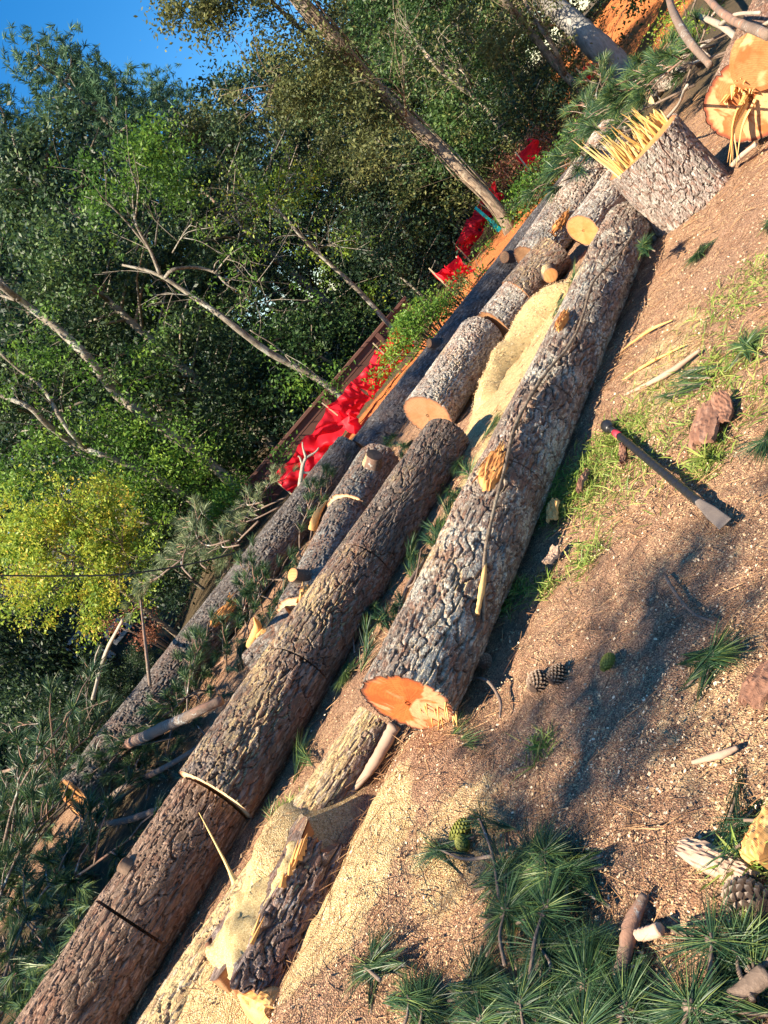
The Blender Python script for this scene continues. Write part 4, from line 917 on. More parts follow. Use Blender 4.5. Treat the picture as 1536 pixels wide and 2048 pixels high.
stick([(1330, 1150, .02), (1350, 1185, .03), (1385, 1225, .02), (1430, 1245, .02)], [.006, .006, .004], 'thin curved twig on the wood chips right of the shadow', seed=12)
stick([(945, 1355, .02), (975, 1362, .05), (1000, 1400, .03), (1000, 1435, .02)], [.005, .007, .007, .005], 'thin curved twig beside the cone at the end of the front log', seed=13)
stick([(1385, 1525, .02), (1440, 1510, .025), (1475, 1495, .02)], [.006, .012, .006], 'flat weathered stick on the wood chips at the right', 'split_grey', seed=14)
stick([(1465, 330, .06), (1485, 310, .1), (1510, 290, .14)], [.018, .02, .016], 'white lichen-covered stick at the foot of the big log butt', 'bark_dead', seed=15)
stick([(1330, -40, 1.0), (1345, 20, .9), (1378, 80, .7), (1420, 130, .5)], [.035, .04, .04, .03], 'reddish bare branch leaning over the pine brush at the top right', seed=16)
stick([(1390, 30, .6), (1440, 50, .6), (1490, 90, .45), (1530, 110, .4)], [.03, .03, .025, .015], 'white bare branch in the brush above the big log butt', 'bark_dead', seed=17, forks=[([(1440, 50, .6), (1470, 30, .75), (1520, 25, .8)], [.02, .01]), ([(1470, 75, .5), (1510, 60, .6), (1545, 40, .7)], [.02, .012])])
stick([(1400, -20, .8), (1450, 30, .75), (1536, 70, .7)], [.03, .03, .03], 'brown bare branch crossing the top right corner', seed=18)
stick([(1200, 360, .02), (1330, 240, .5), (1375, 170, .9)], [.01, .012, .008], 'slender bare twig rising behind the splintered stump', 'bark_dead', seed=19)
stick([(1245, 700, .02), (1300, 660, .03), (1345, 640, .02)], [.004, .011, .003], 'long fresh orange wood strip on the mulch beside the front log', 'split_wood', 'wood_strip', 'wood strip', seed=20)
stick([(1245, 760, .02), (1300, 725, .03), (1370, 690, .03)], [.003, .010, .004], 'long pale wood strip on the mulch nearer the digging bar', 'split_wood', 'wood_strip', 'wood strip', seed=21)
stick([(1250, 790, .02), (1330, 750, .03), (1400, 700, .02)], [.008, .018, .01], 'grey weathered branch on the chips beyond the digging bar knob', 'split_grey', seed=22)
stick([(278, 1170, 1.0), (290, 1280, .75), (300, 1370, .45)], [.012, .018, .020], 'thin dark pole leaning up from behind the back left log', seed=23)
stick([(185, 1400, .45), (210, 1310, .75), (245, 1240, 1.0)], [.03, .03, .02], 'pale bare branch standing in the brush in front of the house', 'bark_dead', seed=24, forks=[([(195, 1360, .6), (190, 1320, .8), (200, 1290, .9)], [.016, .008])])
stick([at(598, 985, 9.6), at(605, 935, 9.6), at(612, 915, 9.6)], [.03, .028, .02], 'forked white bare twig sticking up in front of the red silt fence', 'bark_dead', seed=25,
      forks=[([at(600, 945, 9.6), at(620, 945, 9.6), at(644, 940, 9.6)], [.02, .012]), ([at(605, 930, 9.6), at(600, 915, 9.6), at(596, 912, 9.6)], [.016, .01]), ([at(612, 915, 9.6), at(630, 905, 9.6), at(638, 895, 9.6)], [.018, .008]), ([at(612, 915, 9.6), at(606, 895, 9.6), at(605, 884, 9.6)], [.018, .008])])
stick([at(625, 1060, 8.3), at(634, 1030, 8.3), at(655, 1000, 8.4)], [.05, .045, .004], 'split upright stub with yellow torn top beside the back left log', 'split_wood', 'split_stub', 'split stub', seed=26)
stick([(500, 1290, .2), (515, 1255, .45), (508, 1235, .6)], [.04, .035, .004], 'splintered stub of bare wood at the near end of the lichen-covered log', 'split_wood', 'split_stub', 'split stub', seed=27)

def slab(px, py, sx, sy, rz, mat, label, name='bark_slab', cat='bark piece', seed=0, curl=.35, th=.016, z=.03, n=(34, 14), jag=.25):
    """curled thick slab of bark or split wood with ragged ends"""
    c = gp(px, py, z); U, W = np.meshgrid(np.linspace(-1, 1, n[0]), np.linspace(-1, 1, n[1]), indexing='ij')
    rag = 1 - jag * vnoise(W * 4 + 9, np.sign(U) * 3 + 20, seed); X = U * sx * rag; Y = W * sy * (1 - .3 * np.abs(U) ** 3)
    top = curl * sy * (1 - W ** 2) + .012 * (vnoise(U * 6 + 9, W * 9 + 9, seed + 1) - .5) + .012 * np.sin(U * 2 + seed)
    V1 = np.stack([X, Y, top], -1).reshape(-1, 3); V2 = np.stack([X, Y * .97, top - th], -1).reshape(-1, 3); N = n[0] * n[1]
    I = np.arange(N).reshape(n); F = np.stack([I[:-1, :-1], I[1:, :-1], I[1:, 1:], I[:-1, 1:]], -1).reshape(-1, 4)
    rim = np.concatenate([I[:, 0], I[-1, 1:], I[-2::-1, -1], I[0, -2:0:-1]]); r2 = np.roll(rim, -1)
    Fs = np.stack([rim, r2, r2 + N, rim + N], -1)[:, ::-1]
    A = vnoise(U * 2 + 4, W * 10 + 4, seed + 2).ravel()
    b = MB().add(np.concatenate([V1, V2]), [np.concatenate([F, F[:, ::-1] + N, Fs])], np.concatenate([A, A]))
    o = b.build(name, M[mat], None, c, smooth=False); o.rotation_euler = ((rnd.random() - .5) * .3, (rnd.random() - .5) * .2, rz)
    return tag(o, label, cat)
M['bark_piece'] = tint_mat('bark_piece', [(0, (.09, .04, .025)), (.5, (.22, .11, .07)), (1, (.38, .24, .17))], .85, nscale=18, bump_s=.6)
slab(1408, 850, .16, .075, .75, 'bark_piece', 'curled reddish-brown chunk of bark on the ground near the digging bar', seed=3, th=.022)
slab(1440, 820, .12, .05, .8, 'bark_piece', 'thin flake of brown bark lying against the curled chunk of bark', seed=5)
slab(1428, 1722, .12, .035, 1.9, 'split_grey', 'splintered pale brown shard of bark pointing down at the lower right', seed=7, curl=.5, th=.018)
slab(1522, 1672, .075, .032, .5, 'split_wood', 'yellow and orange split wood chunk at the right edge', 'split_wood_chunk', 'wood chunk', 9, .8, .03, .04)
slab(535, 2015, .15, .075, 2.2, 'split_wood', 'yellow split wood chunk with torn bark at the bottom edge', 'split_wood_chunk', 'wood chunk', 11, .9, .03, .06)
slab(1105, 1022, .07, .045, .5, 'split_wood', 'yellow wood chip resting on the grass beside the front log', 'split_wood_chunk', 'wood chunk', 13, .5)
slab(1528, 1360, .10, .05, .3, 'bark_piece', 'dull bark slab at the right edge below the bushy pine tuft', seed=15)
slab(760, 1745, .07, .035, .6, 'split_grey', 'small grey bark flake on the mulch bank', seed=17)
slab(1245, 900, .12, .02, .9, 'bark_piece', 'narrow reddish bark strip in the grass beside the bar shaft', seed=19)
slab(1165, 960, .10, .02, .7, 'bark_piece', 'narrow brown bark strip in the grass close to the front log', seed=21)
slab(1100, 1110, .06, .03, .4, 'split_grey', 'pale curled bark flake on the mulch by the front log', seed=23)

def cone_mesh(name, mat, L=.09, R=.028, open_=.55, seed=0):
    b = MB(); rg = np.random.default_rng(seed)
    v, f = tube([(0, 0, 0), (L * .3, 0, 0), (L * .75, 0, 0), (L, 0, 0)], [R * .5, R * .75, R * .45, R * .1], 10); b.add(v, f, .1)
    N = 95
    for i in range(N):
        t = i / N; x = L * (.02 + .95 * t); r = R * math.sin(math.pi * (.16 + .80 * t)) ** .7; a = i * 2.39996
        ct, st_ = math.cos(a), math.sin(a); out = Vector((open_ * .5, ct, st_)).normalized(); tang = Vector((0, -st_, ct)); base = Vector((x, ct * r * .55, st_ * r * .55))
        wd = .010 * (.6 + .6 * math.sin(math.pi * t)); tip = base + out * (r * .55 + .006); nrm = out.cross(tang)
        V = [base - tang * wd * .5, base + tang * wd * .5, tip + tang * wd * .62, tip - tang * wd * .62, tip + out * .004 + nrm * .003, base + nrm * .004, tip + nrm * .0045]
        b.add([tuple(q) for q in V], [np.array([(0, 1, 2, 3)]), np.array([(3, 2, 4), (0, 3, 5), (1, 5, 2), (3, 6, 5), (2, 5, 6), (3, 4, 6), (2, 6, 4)])], [.1, .1, .6, .6, 1, .3, .9])
    return b.mesh(name, M[mat], False)
CM = cone_mesh('scales', 'cone', .10, .032, .3); GM = cone_mesh('scales', 'green_cone', .095, .026, 1.6, 2)
for (px, py, rz, s, l, me) in [(1198, 1890, 2.3, 1.0, 'brown open pine cone among the green boughs at the bottom', CM), (1530, 1815, 1.9, 1.15, 'pale-tipped open pine cone cut off by the right edge', CM),
                               (1066, 1380, .7, 1.0, 'grey pine cone lying on its side left of another cone on the chips', CM), (1102, 1365, .4, .9, 'dark pine cone right of the grey one on the chips', CM), (966, 1332, 1.0, .8, 'small pine cone at the foot of the front log end', CM),
                               (738, 1895, 1.5, .9, 'dark pine cone on the mulch under a pine tuft near the bottom', CM), (412, 2035, 1.3, .9, 'pine cone half buried in sawdust at the bottom edge', CM),
                               (902, 1682, .3, 1.0, 'fat green pine cone on the cut bough', GM), (928, 1702, 1.5, .9, 'smaller green pine cone beside the fat green cone', GM), (1205, 1340, .5, .8, 'olive green unopened pine cone alone on the shaded chips', GM), (868, 1562, .2, .9, 'yellowish unopened cone on the mulch bank below the orange log end', GM)]:
    p = gp(px, py, .03 * s); e = empty('pine_cone', p, rz, l, 'pine cone'); e.rotation_euler = (.4, .15, rz); e.scale = (s, s, s); link('scales', me, e)

# ------------------------------------------------------------------ loose cover: chips, straw, grass
def scatter_xy(n, rg, x0, x1, y0, y1, dens=None):
    X, Y = [], []
    while sum(len(a) for a in X) < n:
        x = x0 + (x1 - x0) * rg.random(n); y = y0 + (y1 - y0) * rg.random(n)
        p = np.clip((1.7 / y) ** 1.5, .04, 1)
        if dens is not None: p = p * dens(x, y)
        k = rg.random(n) < p; X.append(x[k]); Y.append(y[k])
    return np.concatenate(X)[:n], np.concatenate(Y)[:n]
def chips(n, seed):
    rg = np.random.default_rng(seed)
    x, y = scatter_xy(n, rg, -3.2, 4.5, 1.0, 7.0, lambda x, y: .25 + .75 * vnoise(x * 1.5 + 30, y * 1.5 + 30, 61) ** 1.2 + .6 * zone(x, y, SAW))
    s = (.0016 + .0040 * rg.random(n) ** 2.6) * (1 + .12 * (y - 1.5)); a = rg.random(n) * 6.28; el = .3 + .5 * rg.random(n)
    ux = np.stack([np.cos(a), np.sin(a), (rg.random(n) - .5) * 1.0], -1); vx = np.stack([-np.sin(a), np.cos(a), (rg.random(n) - .5) * 1.0], -1)
    c = np.stack([x, y, gz(x, y) + .012 + .006 * rg.random(n)], -1)
    U = ux * s[:, None]; W = vx * (s * el)[:, None]; k = (.5 + .7 * rg.random((n, 1)))
    V = np.stack([c - U - W, c + U - W * k, c + U * k + W, c - U * .8 + W * .9], 1).reshape(-1, 3)
    F = np.arange(n * 4).reshape(n, 4)
    tag(link('wood_chips', make_mesh('wood_chips', V, [F], M['chip'], False, {'tint': np.repeat(rg.random(n), 4)})), 'pale wood chips strewn over the ground', 'wood chips', kind='stuff')
chips(72000, 1)
def straw(n, seed):
    rg = np.random.default_rng(seed); x, y = scatter_xy(n, rg, -6.5, 6, 1.0, 9.5, lambda x, y: .15 + .85 * vnoise(x * 1.2 + 11, y * 1.2 + 70, 63) ** 1.5)
    a = rg.random(n) * 6.28; D = np.stack([np.cos(a), np.sin(a), .12 * rg.random(n) - .02], -1)
    P = np.stack([x, y, gz(x, y) + .014 + .01 * rg.random(n)], -1)
    V, F = needles(P, D, .09 + .09 * rg.random(n), (.0007 + .0005 * rg.random(n)) * (1 + .2 * (y - 1.5)), .12, rg)
    tag(link('pine_straw', make_mesh('pine_straw', V, F, M['straw'], True, {'tint': np.repeat(rg.random(n), 5)})), 'fallen brown pine needles over the ground', 'pine straw', kind='stuff')
straw(34000, 2)
def grass(n, seed):
    rg = np.random.default_rng(seed)
    Z = []
    for (px, py, r, k) in [(1150, 960, .22, 10), (1200, 930, .2, 8), (1120, 1000, .16, 7), (1215, 880, .15, 5), (1260, 860, .16, 5), (1020, 1190, .12, 5), (1170, 1105, .10, 4), (1090, 1165, .07, 2), (1410, 915, .09, 5), (1460, 740, .2, 5), (1510, 570, .25, 5), (1400, 760, .2, 3),
                           (1340, 850, .2, 4), (1300, 800, .25, 4), (1440, 640, .3, 4), (1180, 1000, .15, 3), (1080, 1495, .06, 1.5), (1500, 800, .2, 3), (1430, 730, .15, 3), (1310, 940, .25, 2), (1230, 965, .2, 4), (640, 1655, .08, 2), (1340, 440, .1, 2), (1500, 1750, .06, 2)]:
        p = gp(px, py, 0); Z.append((p.x, p.y, r, k))
    wts = np.array([z[3] for z in Z]); ix = rg.choice(len(Z), n, p=wts / wts.sum()); Za = np.array(Z)[ix]
    x = Za[:, 0] + Za[:, 2] * rg.normal(size=n) * .6; y = Za[:, 1] + Za[:, 2] * rg.normal(size=n) * .6
    a = rg.random(n) * 6.28; D = np.stack([np.cos(a), np.sin(a), .25 + 1.1 * rg.random(n)], -1); D /= np.linalg.norm(D, axis=1)[:, None]
    V, F = needles(np.stack([x, y, gz(x, y)], -1), D, .05 + .08 * rg.random(n), .0016 + .0014 * rg.random(n), .6, rg)
    tag(link('grass', make_mesh('grass', V, F, M['grass'], True, {'tint': np.repeat(rg.random(n), 5)})), 'short sparse grass in the mulch beside the front log', 'grass', kind='stuff')
grass(5200, 3)
for (px, py, l, k) in [(1492, 1730, 'bright green broad-bladed grass tuft at the lower right edge', 12), (1410, 918, 'bright green grass clump below the curled bark chunk', 22), (1500, 1900, 'yellow-green grass tuft right at the lower right edge beside a pine cone', 12)]:
    rg = np.random.default_rng(px); b = MB(); a = rg.random(k) * 6.28; D = np.stack([np.cos(a), np.sin(a), .6 + 1.0 * rg.random(k)], -1); D /= np.linalg.norm(D, axis=1)[:, None]
    V, F = needles(np.zeros((k, 3)), D, .10 + .06 * rg.random(k), np.full(k, .0035), .7, rg); b.add(V, F, np.repeat(.4 + .6 * rg.random(k), 5))
    tag(b.build('grass_tuft', M['grass'], None, gp(px, py, .01)), l, 'grass tuft')

# ------------------------------------------------------------------ fences, wall, post, house, cable
def silt_fence(pts, label, h=.5, seed=0, sag=.12, stakes=True):
    """red plastic fabric slung between leaning wooden stakes"""
    P = [Vector(p) for p in pts]; e = empty('silt_fence', P[0], 0, label, 'silt fence'); o = P[0]; b = MB(); rg = np.random.default_rng(seed)
    n = 44; rows = 15
    for i in range(len(P) - 1):
        a, c = P[i] - o, P[i + 1] - o; d = (c - a); L = d.length; nr = Vector((-d.y, d.x, 0)).normalized()
        U, W = np.meshgrid(np.linspace(0, 1, n), np.linspace(0, 1, rows), indexing='ij')
        s = np.sin(U * math.pi)
        zt = h * (1 - sag * s); Z = W * zt + .02
        fold = .12 * np.sin(W * 6 + U * 5 + seed + i) * s + .13 * (vnoise(U * 6 + i * 9, W * 3 + 3, 60 + seed) - .5) + .05 * np.sin(U * 11 + W * 9 + i * 2 + 3 * vnoise(U * 4, W * 3, 71)) + .04 * (vnoise(U * 14 + i * 5, W * 3, 72 + seed) - .5)
        Z = Z + .05 * (vnoise(U * 5 + i * 7, W * 2 + 1, 70 + seed) - .5)
        X = a.x + d.x * U + nr.x * fold; Y = a.y + d.y * U + nr.y * fold; Zz = a.z + d.z * U + Z
        I = np.arange(n * rows).reshape(n, rows); F = np.stack([I[:-1, :-1], I[1:, :-1], I[1:, 1:], I[:-1, 1:]], -1).reshape(-1, 4)
        b.add(np.stack([X, Y, Zz], -1).reshape(-1, 3), F, (.3 + .7 * vnoise(U * 9, W * 3, 64 + i)).ravel())
    b.build('fabric', M['red_fabric'], e)
    if stakes:
        for p in P[::2]:
            q = p - o; ln = Vector(((rg.random() - .5) * .3, (rg.random() - .5) * .2, 1)); v, f = tube([q + Vector((0, -.03, -.1)), q + Vector((0, -.03, 0)) + ln * (h + .03 + .12 * rg.random())], [.017, .013], 4); MB().add(v, f, rg.random()).build('stake', M['stake'], e, smooth=False)
    return e
def G2(px, py, Y, dz=0.0):                      # ground point seen at that column on the plane y = Y
    p = at(px, py, Y); return p + Vector((0, 0, dz))
silt_fence([G2(585, 990, 12.6), G2(640, 925, 12.6), G2(700, 850, 12.4), G2(745, 800, 12.4), G2(795, 735, 12.6), G2(835, 690, 12.8)], 'long sagging red silt fence on wooden stakes in front of the brown board wall', .46, 1)
silt_fence([G2(703, 845, 12.3, .05), G2(735, 880, 12.0)], 'red fabric strip torn loose and hanging down from the red silt fence', .40, 3, stakes=False)
silt_fence([G2(936, 520, 15.8), G2(966, 465, 16.0), G2(988, 430, 16.2), G2(1010, 390, 16.4)], 'red silt fence draped behind the base of the leaning tree', .40, 5)
silt_fence([G2(900, 580, 12.6), G2(925, 565, 12.6), G2(948, 545, 12.8)], 'crumpled red silt fence half hidden by leafy weeds', .38, 7)
silt_fence([G2(1055, 340, 14.5), G2(1085, 298, 15)], 'small red scrap of silt fence in the shrubs right of the leaning tree', .30, 9)
silt_fence([G2(1180, 165, 15.5), G2(1200, 140, 16)], 'small red scrap of silt fence beside the thick grey trunk', .30, 11)
def wall_boards():
    a = at(540, 985, 14.6); c = at(800, 660, 14.6); z0 = -.2
    e = empty('board_wall', (a.x - 1.5, 14.6, z0), 0, 'low brown board retaining wall behind the red silt fence', 'retaining wall'); L = c.x - a.x + 2.0
    zt = at(660, 820, 14.6).z + .28 - z0
    k = 5; hgt = zt / k
    for i in range(k):
        v, f = box((0, 0, i * hgt + .004), (L, .05, (i + 1) * hgt - .004)); v[:, 1] += (i % 2) * .006; MB().add(v, f, rnd.random()).build('board', M['plank'], e, smooth=False)
    v, f = box((-.03, -.05, zt), (L + .03, .12, zt + .05)); MB().add(v, f, .8).build('cap_board', M['plank'], e, smooth=False)
    x = .3
    while x < L: v, f = box((x, -.07, -.1), (x + .09, -.003, zt - .01)); MB().add(v, f, .6).build('post', M['plank'], e, smooth=False); x += 1.6
wall_boards()
p = at(984, 444, 15.5); q = at(950, 415, 15.5)
v, f = tube([p - Vector((0, 0, .6)), p, q], [.035, .035, .035], 4); b = MB().add(v, f, .5)
v2, f2 = box((p.x - .05, 15.46, p.z - .5), (p.x + .03, 15.54, p.z + .02)); b.add(v2, f2, .5)
tag(b.build('post', M['teal'], smooth=False), 'bright turquoise post standing behind the leaning tree', 'post')

def house():
    c = at(160, 1300, 26); g = -2.2
    e = empty('house', (c.x, 26.6, g), .1, 'dark house with white window frames half hidden behind brush at the left', 'house')
    v, f = box((-5, 0, 0), (4.4, 6, 4.4)); MB().add(v, f, .5).build('wall', M['house_wall'], e, smooth=False)
    V = np.array([(-5.4, -.5, 4.35), (4.8, -.5, 4.35), (4.8, 3, 6.6), (-5.4, 3, 6.6), (-5.4, 6.5, 4.35), (4.8, 6.5, 4.35)], float)
    V = np.concatenate([V, V - [0, 0, .15]]); F = [(0, 1, 2, 3), (3, 2, 5, 4), (6, 9, 8, 7), (9, 10, 11, 8), (0, 6, 7, 1), (4, 5, 11, 10), (0, 3, 9, 6), (3, 4, 10, 9), (1, 7, 8, 2), (2, 8, 11, 5)]
    MB().add(V, np.array(F), .5).build('roof', M['roof'], e, smooth=False)
    def window(px, py, w_, h_, shape=0):
        q = at(px, py, 26.6); x, z = q.x - c.x, q.z - g; m_ = MB(); t = .13
        for lo, hi in (((x - w_ / 2, -.08, z - h_ / 2), (x - w_ / 2 + t, .02, z + h_ / 2)), ((x + w_ / 2 - t, -.08, z - h_ / 2), (x + w_ / 2, .02, z + h_ / 2)), ((x - w_ / 2 + t, -.08, z + h_ / 2 - t), (x + w_ / 2 - t, .02, z + h_ / 2)),
                       ((x - w_ / 2 + t, -.08, z - h_ / 2), (x + w_ / 2 - t, .02, z - h_ / 2 + t)), ((x - .03, -.075, z - h_ / 2 + t), (x + .03, .02, z + h_ / 2 - t)), ((x - w_ / 2 + t, -.07, z - .03), (x - .03, .02, z + .03)), ((x + .03, -.07, z - .03), (x + w_ / 2 - t, .02, z + .03))):
            m_.add(*box(lo, hi), .5)
        fr = m_.build('window', M['white_paint'], e, smooth=False)
        MB().add(*box((x - w_ / 2 + t, -.03, z - h_ / 2 + t), (x + w_ / 2 - t, -.02, z + h_ / 2 - t)), .5).build('pane', M['glass'], fr, smooth=False)
    window(156, 1288, .85, .62); window(234, 1262, .85, .6)
    q = at(203, 1312, 26.6); MB().add(*box((q.x - c.x - .3, -.12, q.z - g - .35), (q.x - c.x + .35, -.003, q.z - g + .3)), .5).build('door', M['white_paint'], e, smooth=False)
    v, f = box((-6.5, -1.6, 1.2), (-1.2, -.05, 1.32)); MB().add(v, f, .3).build('porch', M['plank'], e, smooth=False)
house()
P = [at(-120, 1150, 9.2), at(0, 1151, 9.2), at(130, 1152, 9.2), at(262, 1147, 9.2), at(400, 1124, 9.3), at(512, 1094, 9.4), at(560, 1080, 9.5)]
v, f = tube(catmull(P, 40), .011, 6); tag(MB().add(v, f, .5).build('cable', M['cable']), 'thin black cable running down past the yellow maple to the back left log', 'cable')

# ------------------------------------------------------------------ trees
def clumps(b, centers, rad, n, size, rg, tint=.45, var=.75, flat=.6):
    n = int(n * 1.7); size = size * .78
    for c in centers:
        r = rad * (.6 + .8 * rg.random()); k = int(n * (.6 + .8 * rg.random()))
        o = rg.normal(size=(k, 3)) * r * .5; o[:, 2] *= flat
        V, F = leaf_quads(np.array(c) + o, size, rg); t = np.clip(tint + var * (rg.random() - .5) + .18 * rg.normal(size=k), 0, 1)
        b.add(V, F, np.repeat(t, 4))
def tree_proto(seed, H, R, z0, mat, label, group, n_limbs=26, nleaf=62, size=.11, name='tree', cat='tree', tint=.45, tr=.16, pine=False, trunk='bark_trunk', clump_r=.56, per=7, shape=.8):
    rg = np.random.default_rng(seed); e = empty(name, (0, 0, 0), 0, label, cat, group); tb, cb = MB(), MB()
    lean = rg.normal(size=2) * .25
    tp = [Vector((lean[0] * t * t + .12 * math.sin(3 * t + seed), lean[1] * t * t, H * .96 * t)) for t in np.linspace(0, 1, 9)]; tp[0].z = -.8
    v, f = tube(tp, [tr * 1.3, tr, tr * .8, tr * .5, tr * .1], 9, seed, .12); tb.add(v, f, .5)
    cen = []
    for k in range(n_limbs):
        t = (k + rg.random()) / n_limbs; z = z0 + (H - z0) * t * .94; a = k * 2.4 + rg.random()
        prof = (math.sin(math.pi * min(1, .18 + .82 * t)) ** shape) if not pine else (1 - t) ** .7 * (.6 + .4 * min(1, t * 5))
        l = R * (prof * (.65 + .5 * rg.random()) + .12); s = tp[min(8, int(z / H * 8.3))].copy(); s.z = z
        q = s + Vector((math.cos(a) * l, math.sin(a) * l, l * (.35 if not pine else .12) + .2 * rg.random()))
        md = s.lerp(q, .5) + Vector((0, 0, -.1 * l if pine else .1 * l)); v, f = tube([s, md, q], [tr * .35, tr * .2, .012], 5, k, .2); tb.add(v, f, .5)
        for j in range(per):
            u = .3 + .75 * (j + rg.random()) / per; c = s.lerp(q, u) + Vector(rg.normal(size=3) * (.22 * l * .6 + .12)); cen.append(tuple(c))
    if pine:
        for c in cen:
            for _ in range(4):
                d = rg.normal(size=3); d[2] = abs(d[2]) * .7 + .3; tuft(cb, np.array(c) + rg.normal(size=3) * .25, d, nleaf, .26, rg, .008, 1.1, .16, .25, tint + .35 * (rg.random() - .5))
    else: clumps(cb, cen, clump_r, nleaf, size, rg, tint)
    tb.build('trunk', M[trunk], e); cb.build('crown', M[mat], e)
    return e
LW = 'dark leafy tree in the dense wood behind the log pile'; GW = 'leafy trees of the wood behind the logs'
LP = 'tall blue-green pine rising against the sky at the upper left'; GP_ = 'tall pines against the sky'
LS_ = 'dark leafy bush in the undergrowth under the wood'; GS = 'bushes under the wood'
protos = [tree_proto(101, 10, 2.7, .8, 'leaf_dark', LW, GW, 30, 62, .085), tree_proto(102, 10, 2.5, 1.2, 'leaf_mid', LW, GW, 30, 58, .085, tint=.35), tree_proto(103, 10, 3.0, .6, 'leaf_dark', LW, GW, 34, 58, .09, tint=.6), tree_proto(104, 10, 2.4, .8, 'leaf_olive', LW, GW, 28, 58, .08, tint=.3)]
pines = [tree_proto(111, 12, 2.3, 3.5, 'needle_far', LP, GP_, 44, 26, name='pine_tree', cat='pine tree', pine=True, per=6, tint=.5), tree_proto(112, 12, 2.0, 3, 'needle_far', LP, GP_, 40, 26, name='pine_tree', cat='pine tree', pine=True, per=6, tint=.4)]
bushes = [tree_proto(121, 2.6, 1.3, .1, 'leaf_dark', LS_, GS, 16, 60, .06, name='bush', cat='bush', tr=.03, clump_r=.5, per=4), tree_proto(122, 2.6, 1.4, .1, 'leaf_mid', LS_, GS, 16, 60, .06, name='bush', cat='bush', tr=.03, clump_r=.5, per=4, tint=.3)]
AZ = [-.9, .06, .144, .207, .28, .36, .43, .47, .9]; ELV = [.50, .44, .43, .33, .265, .235, .22, .29, .42]
used = {}
def plant(pool, i, x, y, H, base_h, rz, wide=1.0):
    r = pool[i % len(pool)]; s = H / base_h; z = gzf(x, y) - .05; sc = (s * wide, s * wide, s)
    if not used.get(r.name): used[r.name] = 1; r.location = (x, y, z); r.rotation_euler = (0, 0, rz); r.scale = sc
    else: copy_thing(r, (x, y, z), (0, 0, rz), sc)
rg = np.random.default_rng(5); k = 0
for Y, stp, fac in ((18.5, 3.4, .70), (22.5, 3.2, .92), (27, 3.3, 1.0), (32, 3.6, .98), (39, 4.2, .95)):
    x = -.95 * Y
    while x < .98 * Y:
        xx = x + (rg.random() - .5) * 1.4; yy = Y + (rg.random() - .5) * 2.2; az = xx / yy
        el = float(np.interp(az, AZ, ELV)); H = (yy * el * fac * (.88 + .2 * rg.random()) + 1.4)
        if not (-.64 < az < -.20 and Y < 31) and not (.57 < az < .74 and Y < 26): 
            if az > .02 and az < .26 and Y > 25: plant(pines, k, xx, yy, H * 1.03, 12, rg.random() * 6.28)
            else: plant(protos, int(rg.integers(0, 4)), xx, yy, H, 10, rg.random() * 6.28, .8 + .35 * min(1, 9 / max(4, H)))
        k += 1; x += stp
k = 0
for Y, stp in ((16.2, 1.9), (19.5, 2.2)):
    x = -.7 * Y
    while x < .95 * Y:
        xx = x + (rg.random() - .5); yy = Y + (rg.random() - .5) * 1.4; az = xx / yy
        if not (-.56 < az < -.24) and not (.56 < az < .80) and not (.28 < az < .46 and yy < 17.5): plant(bushes, k, xx, yy, 1.6 + 1.3 * rg.random(), 2.6, rg.random() * 6.28, 1.1)
        k += 1; x += stp

